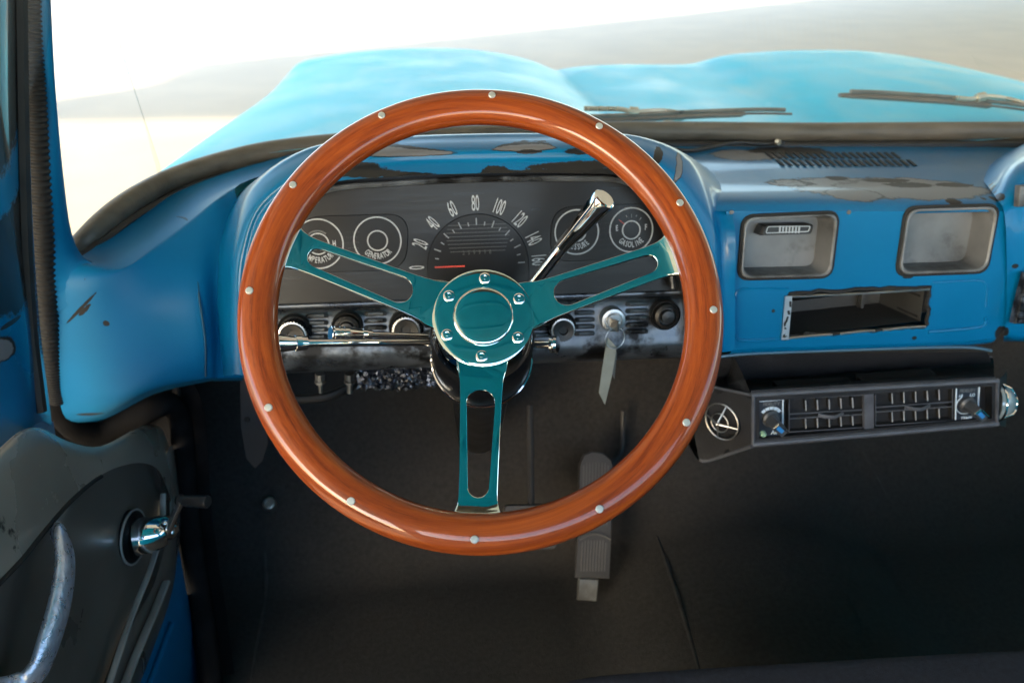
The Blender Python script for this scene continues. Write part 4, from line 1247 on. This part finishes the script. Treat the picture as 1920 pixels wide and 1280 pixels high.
# two louvred vents
BLADE = pm('blade_grey', (.3, .31, .33), .4)
for x0, x1, yt0, yt1, yb0, yb1 in ((1478, 1622, 746, 738, 808, 799), (1640, 1784, 733, 722, 796, 786)):
    mb = MB(); n0 = -.006
    q = [ax(*p, n0) for p in [(x0, yb0), (x1, yb1), (x1, yt1), (x0, yt0)]]
    mb.use(0); mb.rings([[AF_.p(*p, n0+.002) for p in q], [AF_.p(*p, -.05) for p in q]], False, True)
    VB = mb.build('vent', M['dark'], AC, smooth=False)
    mb = MB()
    mb.closed_tube([AF_.p(*a, n0+.002) for i in range(4) for a in [((q[i][0]*(1-k/6)+q[(i+1) % 4][0]*k/6), (q[i][1]*(1-k/6)+q[(i+1) % 4][1]*k/6)) for k in range(6)]], .0007, 6)
    for fy in (.46, .60):
        a = ax(x0, yt0+(yb0-yt0)*fy, n0); b = ax(x1, yt1+(yb1-yt1)*fy, n0)
        mb.tube([AF_.p(*a, n0+.002), AF_.p(*b, n0+.002)], .0008, 6)
    mb.build('vent_frame', M['edge'], VB)
    mb = MB()
    for r_, (fa, fb_) in enumerate(((.10, .40), (.66, .94))):
        for i in range(5):
            x = x0 + 32 + i*22; t = (x-x0)/(x1-x0)
            yt = yt0+(yt1-yt0)*t; yb = yb0+(yb1-yb0)*t
            a = ax(x, yt+(yb-yt)*fa, n0); b = ax(x+1, yt+(yb-yt)*fb_, n0)
            mb.add([AF_.p(a[0]-.0006, a[1], n0), AF_.p(a[0]+.0006, a[1], n0), AF_.p(b[0]+.0006, b[1], n0), AF_.p(b[0]-.0006, b[1], n0),
                    AF_.p(a[0]-.0006, a[1], n0-.03), AF_.p(a[0]+.0006, a[1], n0-.03), AF_.p(b[0]+.0006, b[1], n0-.03), AF_.p(b[0]-.0006, b[1], n0-.03)],
                   [[0, 1, 2, 3], [0, 1, 5, 4], [1, 2, 6, 5], [2, 3, 7, 6], [3, 0, 4, 7]])
            mb.use(1); mb.tube([AF_.p(a[0], a[1], n0+.0004), AF_.p(b[0], b[1], n0+.0004)], .0008, 6); mb.use(0)
            u, v = ax(x-12, yt+(yb-yt)*(.04 if r_ == 0 else .95), n0)
            mb.lathe(AF_.at(u, v, n0), [(.0009, 0), (.0005, .001)], 8)
    mb.build('vent_blade', [M['dark'], BLADE], VB, smooth=False)
    mb = MB()
    xm = (x0+x1)/2+6
    a = ax(xm-24, yt0*.5+yt1*.5+33.5, n0); b = ax(xm+22, yt0*.5+yt1*.5+31, n0)
    mb.tube(crom([AF_.p(*a, n0+.003), AF_.p((a[0]+b[0])/2, (a[1]+b[1])/2-.001, n0+.008), AF_.p(*b, n0+.003)], 6), .0012, 8, 2.0)
    mb.build('vent_tab', M['edge'], VB)
mb = MB()
mb.prism(AF_, [ax(*p) for p in [(1622, 806), (1640, 804), (1639, 731), (1621, 732)]], -.006, -.0008, .0008)
mb.build('vent_divider', M['edge'], AC)

# ================================================================== WIPERS
def wiper(name, label, pts, arm, th):
    t = thing(name, label, 'wiper', tuple(W(*pts[0])), 'windshield wipers')
    P = crom([W(*p) for p in pts], 8)
    n = len(P)
    mb = MB(); mb.tube(P, [th*(.35+.65*math.sin(math.pi*min(1, (i+1)/(n*.55)))**.5) if i < n*.28 or i > n*.72 else th for i in range(n)], 8, .6, (0, 0, 1))
    mb.build('blade', M['wiper_rubber'], t)
    mb = MB(); mb.tube([p+V((0, -.004, th*.75)) for p in P[2:-2]], th*.35, 8)
    mb.build('blade_spine', M['wiper'], t)
    mb = MB(); A = crom([W(*p) for p in arm], 8)
    mb.tube(A, .0035, 8)
    mb.tube(A[len(A)//3: len(A)//3+5], .007, 8)
    mb.build('arm', M['bright'], t)
    return t
wiper('wiper', 'dark wiper blade low behind the wheel rim, left of the pair', [(960, 238, 1.16), (1060, 228, 1.16), (1180, 223, 1.16), (1320, 216, 1.16), (1420, 213, 1.16), (1484, 214, 1.16)],
      [(1095, 204, 1.17), (1160, 205, 1.165), (1190, 210, 1.16), (1240, 208, 1.17), (1290, 217, 1.19), (1240, 232, 1.2)], .0085)
wiper('wiper', 'grey wiper blade at right over the hood, pointing to the right edge', [(1574, 179, 1.2), (1640, 181, 1.2), (1720, 186, 1.2), (1800, 192, 1.2), (1880, 201, 1.2), (1960, 212, 1.2)],
      [(1790, 184, 1.19), (1820, 186, 1.19), (1850, 181, 1.19), (1890, 186, 1.2), (1960, 205, 1.2)], .009)

# ================================================================== DOOR
DR = thing('door', 'blue truck door with dark grey inner panel, pull handle and window crank', 'door', (-.36, .6, .6))
DX = -.345
dw = lambda px, py, dx=0: WX(px, py, DX+dx)
mb = MB()   # window frame of the door, upper left
mb.loft([[W(-60, -60, .60), W(-60, 200, .60), W(-60, 430, .61), W(-60, 620, .61), W(-60, 900, .60)],
         [W(-8, -60, .64), W(-4, 200, .64), W(-2, 430, .645), W(2, 620, .65), W(5, 850, .63)],
         [W(22, -60, .68), W(24, 200, .68), W(30, 430, .68), W(44, 620, .68), (W(52, 806, .66))],
         [W(40, -60, .72), W(44, 200, .72), W(52, 430, .72), W(66, 620, .71), W(80, 790, .70)],
         [W(46, -60, .75), W(54, 200, .75), W(62, 430, .75), W(76, 620, .745), W(98, 800, .74)]], 5, 4)
mb.build('window_frame', paint('door_frame_enamel', patches=[(tuple(W(12, 60, .66)), (.03, .2, .22), 'dark', .5), (tuple(W(20, 480, .67)), (.016, .1, .07), 'dark', .7),
     (tuple(W(17, 608, .66)), (.0025, .03, .0025), 'black', .4), (tuple(W(10, 640, .66)), (.004, .03, .014), 'primer', .7)], rough=.3, coat=.8), DR, angle=60)
mb = MB()
mb.tube(crom([W(36, -60, .70), W(40, 200, .70), W(46, 430, .70), W(58, 620, .70), W(76, 770, .69)], 8), .006, 8)
mb.build('frame_channel', M['rubber'], DR)
# inner panel: grey upper slope, then a dark recessed lower pressing
mb = MB()
up_ = [(-120, 960), (0, 842), (40, 808), (75, 802), (130, 828), (190, 836), (262, 800), (300, 800), (318, 838)]
cr_ = [(-120, 1210), (0, 1092), (70, 1010), (130, 940), (180, 896), (225, 874), (270, 868), (300, 885), (322, 940)]
lo_ = [(-120, 1216), (4, 1100), (74, 1017), (134, 947), (183, 904), (226, 882), (266, 877), (292, 893), (310, 940)]
ext = lambda r: [r[0]+V((-.01, -.62, .01)), r[0]+V((-.004, -.2, 0))] + r
mb.loft([ext(r) for r in [[dw(*p, -.02) for p in up_], [dw(*p, -.004) for p in [(x, y+8) for x, y in up_]], [dw((a[0]+b[0])/2, (a[1]+b[1])/2, .006) for a, b in zip(up_, cr_)], [dw(*p, .010) for p in cr_]]], 4, 4)
mb.build('upper_panel', M['doorgrey'], DR, angle=60)
mb = MB()
dz_ = [(-120, 1400), (0, 1400), (60, 1400), (100, 1400), (140, 1400), (170, 1400), (190, 1380), (215, 1300), (300, 1060)]
mb.loft([ext(r) for r in [[dw(*p, .010) for p in cr_], [dw(*p, -.006) for p in lo_], [dw(a[0]*.7+b[0]*.3, a[1]*.7+b[1]*.3, -.008) for a, b in zip(lo_, dz_)], [dw(*p, -.004) for p in dz_]]], 4, 4)
# outer flange around the recess to the door edge
fl0 = [(318, 838), (322, 940), (318, 1000), (296, 1090), (250, 1180), (205, 1290), (150, 1420)]
fl1 = [(326, 842), (336, 940), (335, 1020), (322, 1110), (296, 1190), (258, 1290), (200, 1420)]
mb.loft([[dw(*p, -.004) for p in [(300, 885), (310, 940), (303, 1000), (280, 1090), (233, 1180), (190, 1290), (135, 1420)]], [dw(*p, .006) for p in fl0], [dw(*p, .004) for p in fl1], [dw(*p, -.02) for p in fl1]], 4, 4)
mb.build('inner_panel', M['doordark'], DR, angle=60)
mb = MB()
for pts, r in (([(306, 925), (303, 990), (284, 1060), (245, 1160), (205, 1280), (170, 1390)], .0035), ([(312, 1090), (288, 1150), (250, 1240), (205, 1360)], .0048)):
    mb = MB(); mb.tube(crom([dw(*p, .013) for p in pts], 8), r, 8, .6)
    mb.build('trim_strip', M['trim'], DR)
mb = MB()
mb.loft([[dw(336, 1030, .003), dw(316, 1120, .003), dw(286, 1210, .003), dw(235, 1330, .003)], [dw(350, 1110, .004), dw(348, 1180, .006), dw(330, 1250, .006), dw(290, 1360, .006)], [dw(352, 1112, -.01), dw(372, 1200, -.012), dw(385, 1280, -.014), dw(400, 1380, -.016)]], 6, 4)
mb.tube(crom([dw(322, 1170, .008), dw(300, 1230, .008), dw(270, 1310, .008)], 6), .004, 8)
mb.build('door_edge', M['blue'], DR, angle=60)
mb = MB()
f = Frame(dw(64, 822, -.012), (.2, .9, 0), (0, -.3, 1))
mb.lathe(f, [(.006, -.004), (.006, .001), (.005, .002), (.002, .0022)], 20)
mb.build('panel_screw', M['trim'], DR)
mb = MB()
mb.tube(crom([dw(*p, .0105) for p in [(-20, 1112), (40, 1050), (80, 1000), (130, 942), (172, 905), (190, 893)]], 8), .0022, 6)
mb.build('panel_crack', M['dark'], DR)
# pull handle
mb = MB()
P = crom([dw(105, 998, .012), dw(116, 1010, .024), dw(122, 1060, .032), dw(112, 1130, .034), dw(92, 1200, .032), dw(70, 1255, .026), dw(30, 1290, .016), dw(-40, 1300, .006)], 8)
n = len(P)
mb.tube(P, [.0095+.0045*math.sin(math.pi*i/n) for i in range(n)], 14, .5, (1, 0, 0))
mb.build('pull_handle', M['pitted'], DR, angle=60)
# window crank
mb = MB()
cf_ = Frame(dw(246, 1006, -.006), (.10, 1, .05), (0, 0, 1))
mb.lathe(cf_, [(.030, -.004), (.030, .003), (.026, .006), (.016, .007)], 36)
CK = mb.build('window_crank', M['gloss_black'], DR, angle=35)
mb = MB()
mb.closed_tube([cf_.p(math.cos(x)*.030, math.sin(x)*.030, .003) for x in [2*math.pi*i/40 for i in range(40)]], .0014, 8)
mb.build('escutcheon_ring', M['trim'], CK)
mb = MB()
P = crom([cf_.p(0, 0, .006), cf_.p(.004, 0, .022), cf_.p(.012, 0, .034), W(312, 1000, .735), W(330, 958, .735), W(340, 938, .735)], 6)
n = len(P)
mb.tube(P, [.021*math.sqrt(max(.045, 1-(i/(n*.58))**2)) for i in range(n)], 20)
mb.build('crank_arm', M['chrome'], CK, angle=60)
mb = MB()
A, B_ = W(334, 938, .738), W(390, 940, .725)
d = (B_-A).normalized()
mb.tube([A, A+d*.004, A+d*.0045, A+d*.009, A+d*.010, B_-d*.002, B_], [.006, .0075, .006, .005, .0062, .0074, .0064], 16)
mb.build('crank_knob', pm('crank_knob_black', (.03, .03, .032), .35, .3), CK, angle=40)
# dark filler of the door between frame and panel
mb = MB()
mb.loft([[W(-60, 860, .60)+V((-.01, -.6, .0)), W(-60, 860, .60), W(5, 825, .64), W(60, 790, .70), W(100, 790, .75)], [W(-60, 960, .62)+V((-.01, -.6, .0)), W(-60, 960, .62), W(5, 860, .66), W(60, 830, .72), W(110, 850, .78)]], 4, 3)
mb.build('belt_line', M['blue'], DR)

# ================================================================== PEDALS AND FLOOR THINGS
AP = thing('accelerator_pedal', 'long ribbed black accelerator pedal right of the wheel bottom', 'pedal', tuple(on_floor(1103, 1120)))
pf = Frame(W(1113, 975, .955), (1, -.02, 0), (0, .62, .78))
mb = MB()
pp = [pf.px(*p) for p in [(1078, 1082), (1142, 1084), (1146, 990), (1150, 890), (1146, 862), (1130, 848), (1110, 845), (1094, 852), (1086, 870), (1084, 980)]]
mb.prism(pf, pp, -.008, .004, .002)
pd = mb.build('pedal_pad', M['pedal'], AP, angle=30)
mb = MB()
for (xa, xb, ya, yb) in ((1094, 1140, 868, 985), (1092, 1136, 1012, 1070)):
    for i in range(9):
        x = xa + (xb-xa)*i/8
        a, b = pf.px(x, ya+(4 if i in (0, 8) else 0)), pf.px(x-3, yb)
        mb.tube([pf.p(*a, .004), pf.p(*b, .004)], .0012, 6)
mb.tube(crom([pf.p(*pf.px(x, 1000+(x-1115)**2*.012), .005) for x in (1086, 1100, 1115, 1130, 1144)], 4), .002, 6)
mb.build('pad_rib', pm('rib_rubber', (.07, .07, .075), .5), pd)
mb = MB()
mb.prism(pf, [pf.px(*p) for p in [(1083, 1124), (1118, 1126), (1122, 1086), (1086, 1084)]], -.010, .001, .001)
mb.build('hinge_plate', M['tray'], AP)
mb = MB()
mb.tube(crom([W(1168, 770, 1.1), W(1167, 830, 1.08), W(1160, 855, 1.06), W(1140, 872, 1.03)], 6), .004, 8)
mb.build('throttle_rod', M['pedal'], AP)
BP = thing('brake_pedal', 'flat black brake pedal on a thin arm behind the wheel bottom', 'pedal', tuple(W(995, 1000, .95)))
bf_ = Frame(W(995, 985, .92), (1, 0, 0), (0, .5, .86))
mb = MB()
mb.prism(bf_, rrect([bf_.px(*p) for p in [(946, 1030), (1044, 1028), (1042, 944), (944, 946)]], .008), -.006, .005, .002)
mb.build('pedal_pad', M['pedal'], BP, angle=30)
mb = MB()
mb.tube([W(996, 955, .93), W(995, 850, 1.02), W(993, 760, 1.06)], .005, 8)
mb.build('pedal_arm', M['pedal'], BP)
PB = thing('parking_brake_lever', 'dark grey flat brake lever hanging below the dash left of the wheel', 'brake lever', tuple(W(470, 790, .9)))
mb = MB()
f = Frame(W(470, 790, .90), (1, .2, 0), (0, .1, 1))
q = [f.px(*p) for p in [(450, 705), (452, 800), (462, 858), (478, 876), (492, 862), (502, 830), (500, 705)]]
q2 = [f.px(*p) for p in [(472, 705), (472, 800), (480, 850), (488, 850), (494, 820), (492, 705)]]
mb.curve_fill(f, [q], extrude=.002)
mb.build('lever_blade', pm('lever_grey', (.03, .03, .035), .4, .3), PB, smooth=False)
mb = MB()
mb.lathe(Frame(f.p(*f.px(463, 785), .0025), f.u, f.v), [(.004, 0), (.003, .001)], 12)
mb.build('lever_hole', M['dark'], PB)
p = on_floor(508, 946)
ff = Frame(p, (1, 0, 0), (0, .75, .66))
mb = MB()
mb.lathe(ff, [(.0115, -.002), (.0115, .012), (.0095, .016), (.007, .0165), (.006, .0145), (.001, .0145)], 28)
tag(mb.build('dimmer_switch', M['satin'], angle=35), 'small round silver button switch on the black floor carpet', 'floor switch')

# ================================================================== SEAT
mb = MB()
cols = [(1000, 1300), (1100, 1275), (1250, 1262), (1500, 1247), (1750, 1232), (1960, 1222)]
mb.loft([[W(x, y+6, .56)+V((0, .012, -.16)) for x, y in cols], [W(x, y+4, .56)+V((0, .012, -.03)) for x, y in cols], [W(x, y, .56) for x, y in cols], [W(x, y, .56)+V((0, -.03, .008)) for x, y in cols], [W(x, y, .56)+V((0, -.25, .0)) for x, y in cols], [W(x, y, .56)+V((0, -.6, -.02)) for x, y in cols]], 5, 5)
tag(mb.build('bench_seat', M['seat'], angle=70), 'dark blue grey cloth bench seat edge at the lower right', 'seat')
